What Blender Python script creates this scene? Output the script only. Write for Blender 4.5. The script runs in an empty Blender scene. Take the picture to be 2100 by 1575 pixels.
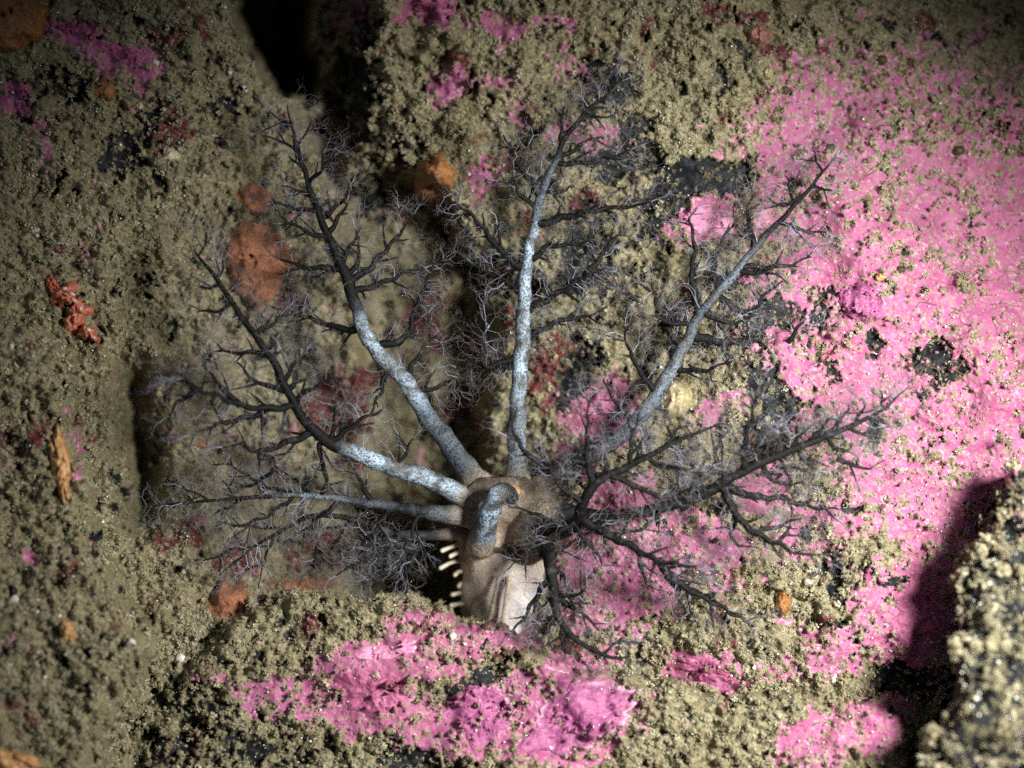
import bpy, math, random
import numpy as np
from mathutils import Vector, Matrix

random.seed(7)
RNG = np.random.default_rng(11)

# ---------------------------------------------------------------- scale, camera, world, light
K = 0.0133            # metres per build unit (one build unit = 100 photo pixels at depth 0)
H = 25.0              # camera height above the seabed datum, in build units
sc = bpy.context.scene
col = sc.collection

cam = bpy.data.cameras.new('camera')
cam_o = bpy.data.objects.new('camera', cam)
col.objects.link(cam_o)
cam_o.location = (0, 0, H * K)
cam.sensor_width = 36.0
cam.lens = 36.0 / (21.0 / H)
cam.clip_start = 0.004
cam.clip_end = 30.0
cam.dof.use_dof = True
cam.dof.focus_distance = (H - 0.5) * K
cam.dof.aperture_fstop = 4.4
sc.camera = cam_o

world = bpy.data.worlds.new('World')
sc.world = world
world.use_nodes = True
wn = world.node_tree
bg = wn.nodes['Background']
sky = wn.nodes.new('ShaderNodeTexSky')
sky.sky_type = 'NISHITA'
sky.sun_disc = False
sky.sun_elevation = math.radians(58)
sky.sun_rotation = math.radians(-40)
wn.links.new(sky.outputs[0], bg.inputs[0])
bg.inputs[1].default_value = 0.015

sun = bpy.data.lights.new('sun', 'SUN')
sun.energy = 0.12
sun.angle = math.radians(10)
sun.color = (0.85, 0.95, 1.0)
sun_o = bpy.data.objects.new('sun', sun)
col.objects.link(sun_o)
sun_o.rotation_euler = Vector((-0.35, 0.45, 0.8)).to_track_quat('Z', 'Y').to_euler()

# the diver's strobe that lights the photograph, held out to the right of the camera
strobe = bpy.data.lights.new('diver_strobe', 'SPOT')
strobe.energy = 11.6
strobe.color = (1.0, 0.985, 0.95)
strobe.spot_size = math.radians(74)
strobe.spot_blend = 1.0
strobe.shadow_soft_size = 0.028
strobe_o = bpy.data.objects.new('diver_strobe', strobe)
col.objects.link(strobe_o)
SP, ST = Vector((12.2, 2.6, 18.6)) * K, Vector((3.1, -3.2, 0.0)) * K
strobe_o.location = SP
strobe_o.rotation_euler = (SP - ST).to_track_quat('Z', 'Y').to_euler()

sc.view_settings.view_transform = 'Standard'
sc.view_settings.look = 'None'
sc.view_settings.gamma = 1.0
sc.view_settings.use_curve_mapping = False
sc.view_settings.exposure = 0.0
sc.render.engine = 'CYCLES'
sc.cycles.use_denoising = False
sc.cycles.max_bounces = 4
sc.cycles.transparent_max_bounces = 12


# ---------------------------------------------------------------- helpers: space
def at(px, py, z):
    """photo pixel and depth (build units above the datum) to a point in build units"""
    f = (H - z) / H
    return (px - 1050.0) / 100.0 * f, (787.5 - py) / 100.0 * f, z


def atv(px, py, z):
    x, y, z = at(np.asarray(px, float), np.asarray(py, float), np.asarray(z, float))
    return np.stack([x, y, z], -1)


# ---------------------------------------------------------------- helpers: noise
def _h(ix, iy, seed):
    n = (ix.astype(np.int64) * 374761393 + iy.astype(np.int64) * 668265263 + seed * 1274126177) & 0xFFFFFFFF
    n = ((n ^ (n >> 13)) * 1274126177) & 0xFFFFFFFF
    return ((n ^ (n >> 16)) & 0xFFFF).astype(np.float64) / 65535.0


def vnoise(x, y, seed=0):
    x0, y0 = np.floor(x), np.floor(y)
    fx, fy = x - x0, y - y0
    fx = fx * fx * (3 - 2 * fx)
    fy = fy * fy * (3 - 2 * fy)
    ix, iy = x0.astype(np.int64), y0.astype(np.int64)
    a, b = _h(ix, iy, seed), _h(ix + 1, iy, seed)
    c, d = _h(ix, iy + 1, seed), _h(ix + 1, iy + 1, seed)
    return (a + (b - a) * fx) * (1 - fy) + (c + (d - c) * fx) * fy


def fbm(x, y, size, octaves=4, seed=0, gain=0.5):
    """-1..1"""
    t, a, n, s = 0.0, 1.0, 0.0, 1.0 / size
    ca, sa = math.cos(0.6), math.sin(0.6)
    X, Y = x * ca - y * sa, x * sa + y * ca
    for o in range(octaves):
        t = t + a * (vnoise(X * s + 17.3 * o, Y * s - 9.1 * o, seed + o * 31) * 2 - 1)
        n += a
        a *= gain
        s *= 2.03
    return t / n * 1.6


def sstep(a, b, x):
    t = np.clip((x - a) / (b - a), 0, 1)
    return t * t * (3 - 2 * t)


def sdf(poly, x, y):
    """signed distance to a polygon, positive inside"""
    P = np.array(poly, float)
    d = np.full(x.shape, 1e9)
    ins = np.zeros(x.shape, bool)
    for i in range(len(P)):
        ax, ay = P[i - 1]
        bx, by = P[i]
        ex, ey = bx - ax, by - ay
        wx, wy = x - ax, y - ay
        t = np.clip((wx * ex + wy * ey) / (ex * ex + ey * ey + 1e-9), 0, 1)
        d = np.minimum(d, (wx - ex * t) ** 2 + (wy - ey * t) ** 2)
        c = ((ay <= y) & (by > y)) | ((by <= y) & (ay > y))
        with np.errstate(divide='ignore', invalid='ignore'):
            xi = ax + (y - ay) / (by - ay if by != ay else 1e-9) * ex
        ins ^= c & (x < xi)
    d = np.sqrt(d)
    return np.where(ins, d, -d)


# ---------------------------------------------------------------- helpers: objects
def mesh_from(name, verts, faces, smooth=True, attrs=None):
    """verts in build units; faces an (n,3) or (n,4) array or a list of both"""
    me = bpy.data.meshes.new(name)
    v = np.ascontiguousarray(np.asarray(verts, np.float32) * K)
    fl = faces if isinstance(faces, (list, tuple)) else [faces]
    fl = [np.asarray(f, np.int32) for f in fl if len(f)]
    me.vertices.add(len(v))
    me.vertices.foreach_set('co', v.ravel())
    if fl:
        loops = np.concatenate([f.ravel() for f in fl])
        tot = np.concatenate([np.full(len(f), f.shape[1], np.int32) for f in fl])
        start = np.concatenate([[0], np.cumsum(tot)[:-1]]).astype(np.int32)
        me.loops.add(len(loops))
        me.loops.foreach_set('vertex_index', loops)
        me.polygons.add(len(tot))
        me.polygons.foreach_set('loop_start', start)
        me.polygons.foreach_set('loop_total', tot)
        if smooth:
            me.polygons.foreach_set('use_smooth', np.ones(len(tot), bool))
    for k, a in (attrs or {}).items():
        a = np.asarray(a, np.float32)
        if a.ndim == 1:
            me.attributes.new(k, 'FLOAT', 'POINT').data.foreach_set('value', a)
        elif a.shape[1] == 4:
            me.attributes.new(k, 'FLOAT_COLOR', 'POINT').data.foreach_set('color', a.ravel())
        else:
            me.attributes.new(k, 'FLOAT_VECTOR', 'POINT').data.foreach_set('vector', a.ravel())
    me.update(calc_edges=True)
    return me


def link(name, me, mat, parent=None, label=None, cat=None, group=None, kind=None):
    o = bpy.data.objects.new(name, me)
    col.objects.link(o)
    if mat is not None and me is not None and not me.materials:
        me.materials.append(mat)
    if parent is not None:
        o.parent = parent
        o.matrix_parent_inverse = Matrix.Translation(-parent.location)
    if label: o['label'] = label
    if cat: o['category'] = cat
    if group: o['group'] = group
    if kind: o['kind'] = kind
    return o


def recentre(o):
    """put the origin of a one-mesh thing at its own base"""
    me = o.data
    n = len(me.vertices)
    co = np.empty(n * 3, np.float32)
    me.vertices.foreach_get('co', co)
    co = co.reshape(-1, 3)
    c = np.array([co[:, 0].mean(), co[:, 1].mean(), co[:, 2].min()], np.float32)
    me.vertices.foreach_set('co', (co - c).ravel())
    me.update()
    o.location = Vector([float(q) for q in c])
    return o


# ---------------------------------------------------------------- helpers: materials
class NT:
    def __init__(self, name):
        self.m = bpy.data.materials.new(name)
        self.m.use_nodes = True
        self.t = self.m.node_tree
        self.b = self.t.nodes['Principled BSDF']
        self.out = self.t.nodes['Material Output']
        self._co = None

    def n(self, typ, **kw):
        x = self.t.nodes.new(typ)
        for k, v in kw.items():
            setattr(x, k, v)
        return x

    def put(self, sock, v):
        if isinstance(v, bpy.types.NodeSocket):
            self.t.links.new(v, sock)
        elif isinstance(v, (tuple, list)) and len(v) == 3 and sock.type == 'RGBA':
            sock.default_value = (*v, 1)
        else:
            sock.default_value = v

    def co(self):
        if self._co is None:
            self._co = self.n('ShaderNodeNewGeometry').outputs['Position']
        return self._co

    def noise(self, size, detail=3, rough=0.6, dist=0.0, col=False):
        """size in build units"""
        x = self.n('ShaderNodeTexNoise')
        self.put(x.inputs['Vector'], self.co())
        x.inputs['Scale'].default_value = 1.0 / (size * K)
        x.inputs['Detail'].default_value = detail
        x.inputs['Roughness'].default_value = rough
        x.inputs['Distortion'].default_value = dist
        return x.outputs['Color' if col else 'Fac']

    def ramp(self, v, a, b, lo=0.0, hi=1.0):
        x = self.n('ShaderNodeMapRange', interpolation_type='SMOOTHSTEP')
        self.put(x.inputs['Value'], v)
        x.inputs['From Min'].default_value = a
        x.inputs['From Max'].default_value = b
        x.inputs['To Min'].default_value = lo
        x.inputs['To Max'].default_value = hi
        return x.outputs[0]

    def mix(self, f, a, b, mode='MIX'):
        x = self.n('ShaderNodeMix', data_type='RGBA', blend_type=mode)
        self.put(x.inputs['Factor'], f)
        self.put(x.inputs['A'] if False else x.inputs[6], a)
        self.put(x.inputs[7], b)
        return x.outputs[2]

    def math(self, op, a, b=0.0):
        x = self.n('ShaderNodeMath', operation=op)
        self.put(x.inputs[0], a)
        self.put(x.inputs[1], b)
        return x.outputs[0]

    def attr(self, name, typ='GEOMETRY'):
        return self.n('ShaderNodeAttribute', attribute_name=name, attribute_type=typ)

    def rand(self):
        return self.n('ShaderNodeObjectInfo').outputs['Random']

    def bump(self, h, dist, strength=1.0):
        x = self.n('ShaderNodeBump')
        self.put(x.inputs['Height'], h)
        x.inputs['Distance'].default_value = dist * K
        x.inputs['Strength'].default_value = strength
        self.t.links.new(x.outputs[0], self.b.inputs['Normal'])

    def set(self, **kw):
        for k, v in kw.items():
            self.put(self.b.inputs[k.replace('_', ' ')], v)
        return self


def mat_rock():
    m = NT('rock')
    at_ = m.attr('zones')
    s = m.n('ShaderNodeSeparateColor')
    m.put(s.inputs[0], at_.outputs['Color'])
    pink, black, maroon = s.outputs[0], s.outputs[1], s.outputs[2]
    rim = at_.outputs['Alpha']
    fine = m.noise(0.06, 4, 0.65)
    mid = m.noise(0.35, 4, 0.6)
    big = m.noise(1.7, 3, 0.55)
    silt = m.mix(m.ramp(fine, 0.3, 0.7), (0.11, 0.097, 0.053), (0.30, 0.265, 0.155))
    silt = m.mix(m.ramp(mid, 0.52, 0.75, 0, 0.6), silt, (0.20, 0.13, 0.075))
    p = m.mix(m.ramp(mid, 0.3, 0.7), (0.28, 0.052, 0.145), (0.37, 0.105, 0.225))
    p = m.mix(m.ramp(big, 0.45, 0.7, 0, 0.7), p, (0.31, 0.08, 0.20))
    p = m.mix(m.ramp(fine, 0.57, 0.72, 0, 0.45), p, (0.55, 0.30, 0.38))
    p = m.mix(m.ramp(fine, 0.44, 0.3, 0, 0.7), p, (0.36, 0.04, 0.10))
    p = m.mix(m.math('MULTIPLY', rim, 0.7), p, (0.66, 0.40, 0.47))
    c = m.mix(maroon, silt, m.mix(m.ramp(fine, 0.4, 0.65), (0.055, 0.010, 0.014), (0.16, 0.035, 0.035)))
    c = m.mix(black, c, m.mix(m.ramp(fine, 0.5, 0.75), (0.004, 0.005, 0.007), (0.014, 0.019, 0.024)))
    film = m.ramp(m.noise(0.10, 5, 0.75), 0.49, 0.60, 0, 0.7)
    p = m.mix(film, p, (0.27, 0.19, 0.14))
    c = m.mix(pink, c, p)
    m.set(Base_Color=c, Roughness=m.ramp(fine, 0.35, 0.7, 0.75, 0.45))
    m.b.inputs['Specular IOR Level'].default_value = 0.3
    m.bump(m.math('ADD', fine, m.math('MULTIPLY', mid, 1.5)), 0.035, 0.8)
    return m.m


def mat_turf():
    m = NT('silt_turf')
    r = m.rand()
    c = m.mix(m.ramp(r, 0.0, 0.8), (0.24, 0.215, 0.125), (0.50, 0.46, 0.30))
    c = m.mix(m.ramp(r, 0.90, 1.0), c, (0.56, 0.53, 0.38))
    c = m.mix(m.ramp(m.noise(1.4, 3), 0.42, 0.68, 0, 0.6), c, (0.27, 0.225, 0.12))
    c = m.mix(m.ramp(m.noise(0.04, 2), 0.35, 0.65, 0.45, 0), c, (0.07, 0.055, 0.03))
    m.set(Base_Color=c, Roughness=0.8)
    m.b.inputs['Specular IOR Level'].default_value = 0.2
    return m.m


def mat_grain():
    m = NT('sand_grain')
    c = m.mix(m.rand(), (0.75, 0.70, 0.55), (0.85, 0.85, 0.85))
    m.set(Base_Color=c, Roughness=0.12)
    return m.m


def mat_thread(name, c):
    m = NT(name)
    m.set(Base_Color=c, Roughness=0.6)
    return m.m


def mat_crust(name, a, b, rimc):
    m = NT(name)
    rim = m.attr('rim').outputs['Fac']
    fine, mid = m.noise(0.07, 4, 0.65), m.noise(0.4, 4, 0.6)
    c = m.mix(m.ramp(mid, 0.32, 0.68), a, b)
    c = m.mix(m.ramp(fine, 0.56, 0.72, 0, 0.7), c, tuple(min(0.9, q * 1.1 + 0.14) for q in b))
    c = m.mix(m.ramp(fine, 0.45, 0.3, 0, 0.6), c, tuple(q * 0.5 for q in a))
    c = m.mix(rim, c, rimc)
    m.set(Base_Color=c, Roughness=0.5)
    m.b.inputs['Specular IOR Level'].default_value = 0.35
    m.bump(m.math('ADD', fine, m.math('MULTIPLY', mid, 1.4)), 0.035, 0.8)
    return m.m


def mat_soft(name, a, b, scale=0.12, rough=0.45, sss=0.15, bump=0.04, speck=None):
    m = NT(name)
    fine, mid = m.noise(scale * 0.45, 4, 0.6), m.noise(scale * 3, 4, 0.6)
    c = m.mix(m.ramp(mid, 0.3, 0.7), a, b)
    c = m.mix(m.ramp(fine, 0.42, 0.62, 0.55, 0), c, tuple(q * 0.45 for q in a))
    if speck:
        c = m.mix(m.ramp(fine, 0.62, 0.72), c, speck)
    m.set(Base_Color=c, Roughness=rough)
    m.b.inputs['Subsurface Weight'].default_value = sss
    m.b.inputs['Subsurface Radius'].default_value = (0.004, 0.002, 0.001)
    m.b.inputs['Subsurface Scale'].default_value = 0.6
    m.bump(fine, bump, 0.9)
    return m.m


def mat_tentacle():
    m = NT('tentacle_skin')
    d = m.attr('dark').outputs['Fac']
    sp = m.noise(0.045, 3, 0.7)
    md = m.noise(0.38, 3, 0.6, 0.6)
    lg = m.noise(1.1, 2, 0.5)
    pale = m.mix(m.ramp(md, 0.36, 0.62), (0.055, 0.058, 0.058), (0.32, 0.43, 0.54))  # blue-white patches put bluish reflections into the skin colour, beside its own pale tone
    pale = m.mix(m.ramp(lg, 0.5, 0.7, 0, 0.5), pale, (0.07, 0.065, 0.055))
    pale = m.mix(m.ramp(sp, 0.52, 0.40), pale, (0.045, 0.042, 0.036))
    dk = m.mix(m.ramp(sp, 0.55, 0.72, 0, 0.7), (0.004, 0.004, 0.004), (0.018, 0.016, 0.015))
    dk = m.mix(m.ramp(md, 0.60, 0.72, 0, 0.5), dk, (0.06, 0.06, 0.066))
    f = m.ramp(m.math('ADD', d, m.math('MULTIPLY', m.math('SUBTRACT', md, 0.5), 0.9)), 0.22, 0.74)
    tanc = m.mix(m.ramp(sp, 0.4, 0.6), (0.20, 0.16, 0.11), (0.46, 0.38, 0.27))
    c = m.mix(m.attr('root').outputs['Fac'], m.mix(f, pale, dk), tanc)
    m.set(Base_Color=c, Roughness=m.ramp(f, 0, 1, 0.34, 0.5))
    m.put(m.b.inputs['Specular IOR Level'], m.ramp(f, 0, 1, 0.5, 0.16))
    m.bump(m.math('ADD', sp, md), 0.045, 0.7)
    return m.m


def mat_filament():
    m = NT('filament')
    tip = m.attr('tip').outputs['Fac']
    r = m.noise(0.9, 2)
    pale = m.attr('pale').outputs['Fac']
    a = m.mix(pale, (0.10, 0.09, 0.088), (0.40, 0.42, 0.54))
    b = m.mix(pale, (0.25, 0.225, 0.215), (0.38, 0.37, 0.41))
    c = m.mix(m.ramp(tip, 0.15, 0.6), a, b)
    c = m.mix(m.ramp(r, 0.58, 0.68, 0, 0.8), c, (0.03, 0.028, 0.026))
    m.set(Base_Color=c, Roughness=0.5)
    tr, mx = m.n('ShaderNodeBsdfTransparent'), m.n('ShaderNodeMixShader')
    m.put(mx.inputs[0], m.ramp(tip, 0.0, 0.6, 0.8, 0.55))
    m.t.links.new(tr.outputs[0], mx.inputs[1])
    m.t.links.new(m.b.outputs[0], mx.inputs[2])
    m.t.links.new(mx.outputs[0], m.out.inputs[0])
    return m.m


def mat_body():
    m = NT('body_skin')
    a = m.attr('zone')
    s = m.n('ShaderNodeSeparateColor')
    m.put(s.inputs[0], a.outputs['Color'])
    side, ring, mouth = s.outputs
    fine, mid = m.noise(0.06, 4, 0.65), m.noise(0.5, 4, 0.6, 0.5)
    tan = m.mix(m.ramp(mid, 0.3, 0.7), (0.50, 0.415, 0.325), (0.68, 0.60, 0.50))
    wht = m.mix(m.ramp(mid, 0.35, 0.65), (0.50, 0.48, 0.50), (0.74, 0.70, 0.68))
    c = m.mix(side, tan, wht)
    c = m.mix(ring, c, m.mix(m.ramp(fine, 0.4, 0.6), (0.26, 0.20, 0.135), (0.50, 0.40, 0.28)))
    c = m.mix(mouth, c, m.mix(m.ramp(mid, 0.4, 0.7), (0.022, 0.015, 0.009), (0.08, 0.05, 0.024)))
    m.set(Base_Color=c, Roughness=0.42)
    m.b.inputs['Subsurface Weight'].default_value = 0.12
    m.b.inputs['Subsurface Radius'].default_value = (0.004, 0.003, 0.0022)
    m.b.inputs['Subsurface Scale'].default_value = 0.7
    m.bump(m.math('ADD', fine, m.math('MULTIPLY', mid, 2.0)), 0.03, 0.7)
    return m.m


ROCK, TURF, GRAIN = mat_rock(), mat_turf(), mat_grain()

# ---------------------------------------------------------------- the seabed: shape fields
Z_CTRL = np.array([
    (1700, 700, 0.0), (2100, 300, -0.9), (2100, 0, -1.8), (1700, 100, -0.9), (2050, 900, 0.5), (1900, 1150, 0.7), (1500, 300, -0.4),
    (1300, 100, -0.4), (1000, 60, -0.5), (900, 250, -0.5), (800, 120, -1.2), (700, 330, -2.6), (760, 220, -1.6),
    (1500, 1200, 0.3), (1700, 1400, 0.8), (1300, 1250, -0.2), (900, 700, -3.0), (1000, 520, -1.9), (900, 400, -1.4), (1150, 420, -0.7),
    (1200, 700, -0.8), (1150, 950, -1.1), (1300, 1050, -0.4), (720, 950, -3.4), (640, 1000, -2.8), (850, 1150, -4.2), (980, 1000, -3.0),
    (600, 1100, -2.6), (450, 900, -1.2), (620, 820, -2.2), (620, 600, -1.9), (520, 420, -0.9), (520, 530, -1.2),
    (350, 600, -0.3), (300, 350, 0.1), (100, 100, -0.2), (80, 500, 0.8), (420, 120, -0.1), (330, 1050, -0.6), (420, 1180, -1.4), (200, 900, 0.2),
    (-400, 300, 0.6), (-400, 1200, 0.5), (2500, 500, -0.8), (2500, 1200, 1.0), (1000, -400, -0.8), (2000, -400, -2.0), (-100, -400, -1.0),
    (330, 1430, 1.3), (400, 1300, 0.5), (300, 1540, 1.7), (380, 1370, 1.0), (260, 1330, 1.2), (330, 1230, 0.5), (500, 1800, -1.0), (1500, 1800, 0.5)], float)

CREVICE = [(455, -460), (468, -20), (490, 60), (535, 135), (588, 196), (630, 208), (652, 160), (644, 90), (622, 0), (610, -460)]
SLOPE = [(560, -460), (600, 150), (640, 330), (700, 390), (735, 300), (740, 100), (735, -460)]
PIT = [(640, 1160), (760, 1100), (900, 1085), (990, 1150), (1000, 1290), (640, 1290)]
CAVE = [(690, 360), (760, 330), (850, 330), (945, 420), (1000, 560), (1040, 700), (1010, 900), (990, 1080), (880, 1110), (740, 1080), (690, 960), (740, 860), (770, 740), (740, 560)]


def base_smooth(x, y):
    num = np.zeros(x.shape)
    den = np.full(x.shape, 1e-6)
    for cx, cy, cz in Z_CTRL:
        d2 = ((x - cx) ** 2 + (y - cy) ** 2) / (150.0 ** 2)
        w = np.exp(-d2 * 0.5) + 0.02 / (1 + d2 * d2)
        num += w * cz
        den += w
    return num / den


PINK = [  # px, py, rx, ry, angle, strength
    (1930, 620, 330, 330, 0, 1.3), (1980, 860, 250, 260, 0, 1.3), (1900, 300, 330, 230, 0, 0.60), (1650, 280, 120, 170, 0, .8), (1600, 420, 90, 110, 20, .55), (1720, 520, 130, 120, 0, .75),
    (1990, 1060, 180, 140, 0, 1.2), (1880, 1250, 120, 130, 0, 1.2), (1640, 670, 70, 60, 0, 1.0), (1650, 760, 70, 50, 0, 1.0),
    (1760, 760, 90, 70, 0, 1.1), (1240, 850, 85, 70, 0, 1.2), (1170, 930, 70, 50, -30, 1.0), (1280, 1030, 100, 38, -8, 1.0), (1430, 1110, 120, 70, 20, .8),
    (1280, 1190, 130, 110, 0, 1.1), (1560, 985, 60, 45, 0, .9), (1700, 1085, 130, 45, 0, .7), (1450, 1375, 100, 35, 5, 1.1), (1230, 1130, 60, 80, 0, .9),
    (880, 20, 80, 35, 0, 1.0), (1100, 50, 110, 28, 10, .9), (900, 190, 50, 40, 20, .9), (930, 150, 40, 40, 0, .9), (1030, 170, 60, 20, 0, .6), (1160, 140, 40, 30, 0, .7), (1060, 225, 30, 40, 0, .8), (1200, 275, 80, 30, 10, .8),
    (980, 360, 30, 60, 10, .8), (1290, 310, 30, 20, 0, .8), (1450, 455, 70, 42, 5, 1.2), (720, 30, 40, 60, 0, .6),
    (155, 58, 60, 22, 10, 1.1), (235, 100, 70, 26, 20, 1.1), (262, 125, 60, 22, 10, .9), (285, 180, 16, 36, 8, 1.1), (40, 200, 26, 60, -20, .9), (70, 290, 20, 60, 0, .5),
    (150, 900, 26, 60, -10, .5), (830, 1340, 190, 45, -10, 1.1), (680, 1430, 190, 48, 5, 1.1), (820, 1460, 130, 60, 10, .9), (1000, 1310, 110, 26, -8, 1.0), (900, 1275, 110, 20, 5, .8),
    (1120, 1440, 180, 60, 0, 1.1), (1180, 1500, 150, 60, -20, 1.1), (1000, 1480, 110, 70, 0, .9), (1170, 1370, 90, 30, 0, .9), (1600, 1380, 40, 40, 0, .6), (1710, 1340, 60, 40, 20, .7), (1770, 1480, 90, 60, 10, 1.0), (1660, 1540, 90, 50, -10, .9),
    (560, 1410, 70, 24, 10, .9), (1470, 830, 50, 40, 0, .8), (1410, 380, 30, 20, 0, .4), (1230, 1260, 100, 40, 0, 1.0), (30, 1340, 30, 40, 0, .5), (60, 1150, 40, 30, 0, .4), (1340, 700, 30, 40, 0, .4),
]
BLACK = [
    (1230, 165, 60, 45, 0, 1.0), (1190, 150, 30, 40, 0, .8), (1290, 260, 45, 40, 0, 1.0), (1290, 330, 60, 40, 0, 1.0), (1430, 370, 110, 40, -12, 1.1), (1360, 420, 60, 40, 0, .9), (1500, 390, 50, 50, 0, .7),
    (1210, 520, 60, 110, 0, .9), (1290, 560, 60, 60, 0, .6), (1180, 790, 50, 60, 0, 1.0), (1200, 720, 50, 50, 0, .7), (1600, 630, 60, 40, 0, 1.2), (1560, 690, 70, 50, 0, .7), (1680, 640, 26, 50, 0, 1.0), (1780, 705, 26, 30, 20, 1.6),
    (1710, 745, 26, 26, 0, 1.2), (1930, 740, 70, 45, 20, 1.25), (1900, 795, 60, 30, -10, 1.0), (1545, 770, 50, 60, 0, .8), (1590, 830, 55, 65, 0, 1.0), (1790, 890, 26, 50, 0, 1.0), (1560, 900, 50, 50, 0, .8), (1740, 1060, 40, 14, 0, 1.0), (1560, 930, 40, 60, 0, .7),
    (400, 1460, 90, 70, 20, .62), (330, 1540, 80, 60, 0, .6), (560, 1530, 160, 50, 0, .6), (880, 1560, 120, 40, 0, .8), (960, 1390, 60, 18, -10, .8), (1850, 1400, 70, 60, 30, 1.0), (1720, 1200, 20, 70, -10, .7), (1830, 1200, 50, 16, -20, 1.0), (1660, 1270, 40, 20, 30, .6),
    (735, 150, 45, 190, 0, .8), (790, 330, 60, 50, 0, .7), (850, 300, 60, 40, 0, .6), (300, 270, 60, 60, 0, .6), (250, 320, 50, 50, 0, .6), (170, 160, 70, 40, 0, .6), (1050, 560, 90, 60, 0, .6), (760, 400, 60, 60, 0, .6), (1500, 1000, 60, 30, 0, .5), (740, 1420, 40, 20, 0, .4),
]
MAROON = [
    (1130, 760, 70, 80, 0, .9), (690, 820, 80, 90, 0, .8), (640, 1130, 110, 50, 0, .9), (500, 1150, 60, 50, 0, .7), (860, 640, 90, 80, 0, .7), (940, 820, 60, 60, 0, .8), (1190, 400, 60, 40, 0, .6), (1530, 70, 60, 30, 0, .5),
    (390, 50, 60, 40, 0, .7), (330, 80, 60, 30, 0, .7), (330, 260, 60, 40, 0, .6), (700, 300, 40, 60, 0, .7), (60, 1480, 30, 50, 0, .7), (1020, 330, 60, 40, 0, .6), (920, 230, 40, 60, 0, .5), (2070, 260, 30, 30, 0, .8), (1020, 1285, 60, 24, 0, .6), (850, 1265, 60, 16, 0, .9), (930, 470, 60, 40, 0, .6), (1400, 620, 60, 40, 0, .4),
]


def blobs(L, x, y):
    t = np.zeros(x.shape)
    for cx, cy, rx, ry, an, st in L:
        m = (np.abs(x - cx) < 3 * max(rx, ry)) & (np.abs(y - cy) < 3 * max(rx, ry))
        if not m.any():
            continue
        c, s = math.cos(math.radians(an)), math.sin(math.radians(an))
        dx, dy = x[m] - cx, y[m] - cy
        u, v = (dx * c + dy * s) / rx, (-dx * s + dy * c) / ry
        d = np.sqrt(u * u + v * v)
        t[m] = np.maximum(t[m], st * (1 - sstep(0.45, 1.55, d)))
    return t


def zones(x, y, seed=0):
    """pigment of the rock: pink crust, black patches, maroon crust, pale crust margin"""
    wx = x + 26 * fbm(x, y, 90, 3, 5 + seed) + 9 * fbm(x, y, 24, 3, 6 + seed)
    wy = y + 26 * fbm(x, y, 90, 3, 7 + seed) + 9 * fbm(x, y, 24, 3, 8 + seed)
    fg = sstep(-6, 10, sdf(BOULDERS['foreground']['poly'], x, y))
    far = sstep(0, 120, np.maximum(np.maximum(-x, x - 2100), np.maximum(-y, y - 1575)))
    n1, n2 = fbm(x, y, 60, 4, 21 + seed, .6), fbm(x, y, 16, 3, 22 + seed, .65)
    sp = fbm(x, y, 9, 2, 77 + seed, .7)
    bp = blobs(PINK, wx, wy)
    sp_ = sp * np.maximum(sstep(.08, .45, bp), far)
    P = np.minimum(bp, .86) * (1 - far) + far * (0.45 + 0.4 * fbm(x, y, 400, 2, 91)) + 0.34 * n1 + 0.40 * n2 + 0.50 * sp_
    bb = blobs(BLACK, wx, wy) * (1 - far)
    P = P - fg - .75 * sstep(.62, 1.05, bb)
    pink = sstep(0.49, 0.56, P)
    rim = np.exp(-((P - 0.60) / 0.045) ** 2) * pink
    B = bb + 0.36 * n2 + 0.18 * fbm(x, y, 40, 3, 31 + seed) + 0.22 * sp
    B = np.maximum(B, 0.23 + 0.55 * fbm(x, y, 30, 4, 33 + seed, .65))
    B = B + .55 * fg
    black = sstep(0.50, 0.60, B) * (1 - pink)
    M = blobs(MAROON, wx, wy) * (1 - far) + 0.35 * n1 + 0.35 * fbm(x, y, 26, 3, 41 + seed)
    M = np.maximum(M, 0.2 + 0.5 * fbm(x, y, 70, 4, 43 + seed))
    mar = sstep(0.48, 0.62, M) * (1 - pink) * (1 - black)
    return pink, black, mar, rim


def relief(x, y, zn, seed=0, amp=1.0):
    pink, black, mar, rim = zn
    silt = 1 - np.clip(pink + black, 0, 1)
    z = 0.30 * fbm(x, y, 260, 3, 51 + seed) + 0.16 * fbm(x, y, 90, 3, 53 + seed)
    z = z + 0.08 * fbm(x, y, 34, 3, 55 + seed) * (1 - 0.5 * pink)
    z = z + silt * (0.24 * np.abs(fbm(x, y, 46, 3, 58 + seed, .6)) + .10 * fbm(x, y, 20, 2, 60 + seed)) * (1 - .7 * np.exp(-(((x - 400) / 130) ** 2 + ((y - 900) / 230) ** 2)))
    z = z + (0.045 * np.abs(fbm(x, y, 13, 2, 57 + seed)) + 0.03 * fbm(x, y, 7, 2, 59 + seed)) * (0.35 + silt)
    z = z + 0.05 * pink + 0.03 * rim - 0.09 * black
    return z * amp


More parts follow.
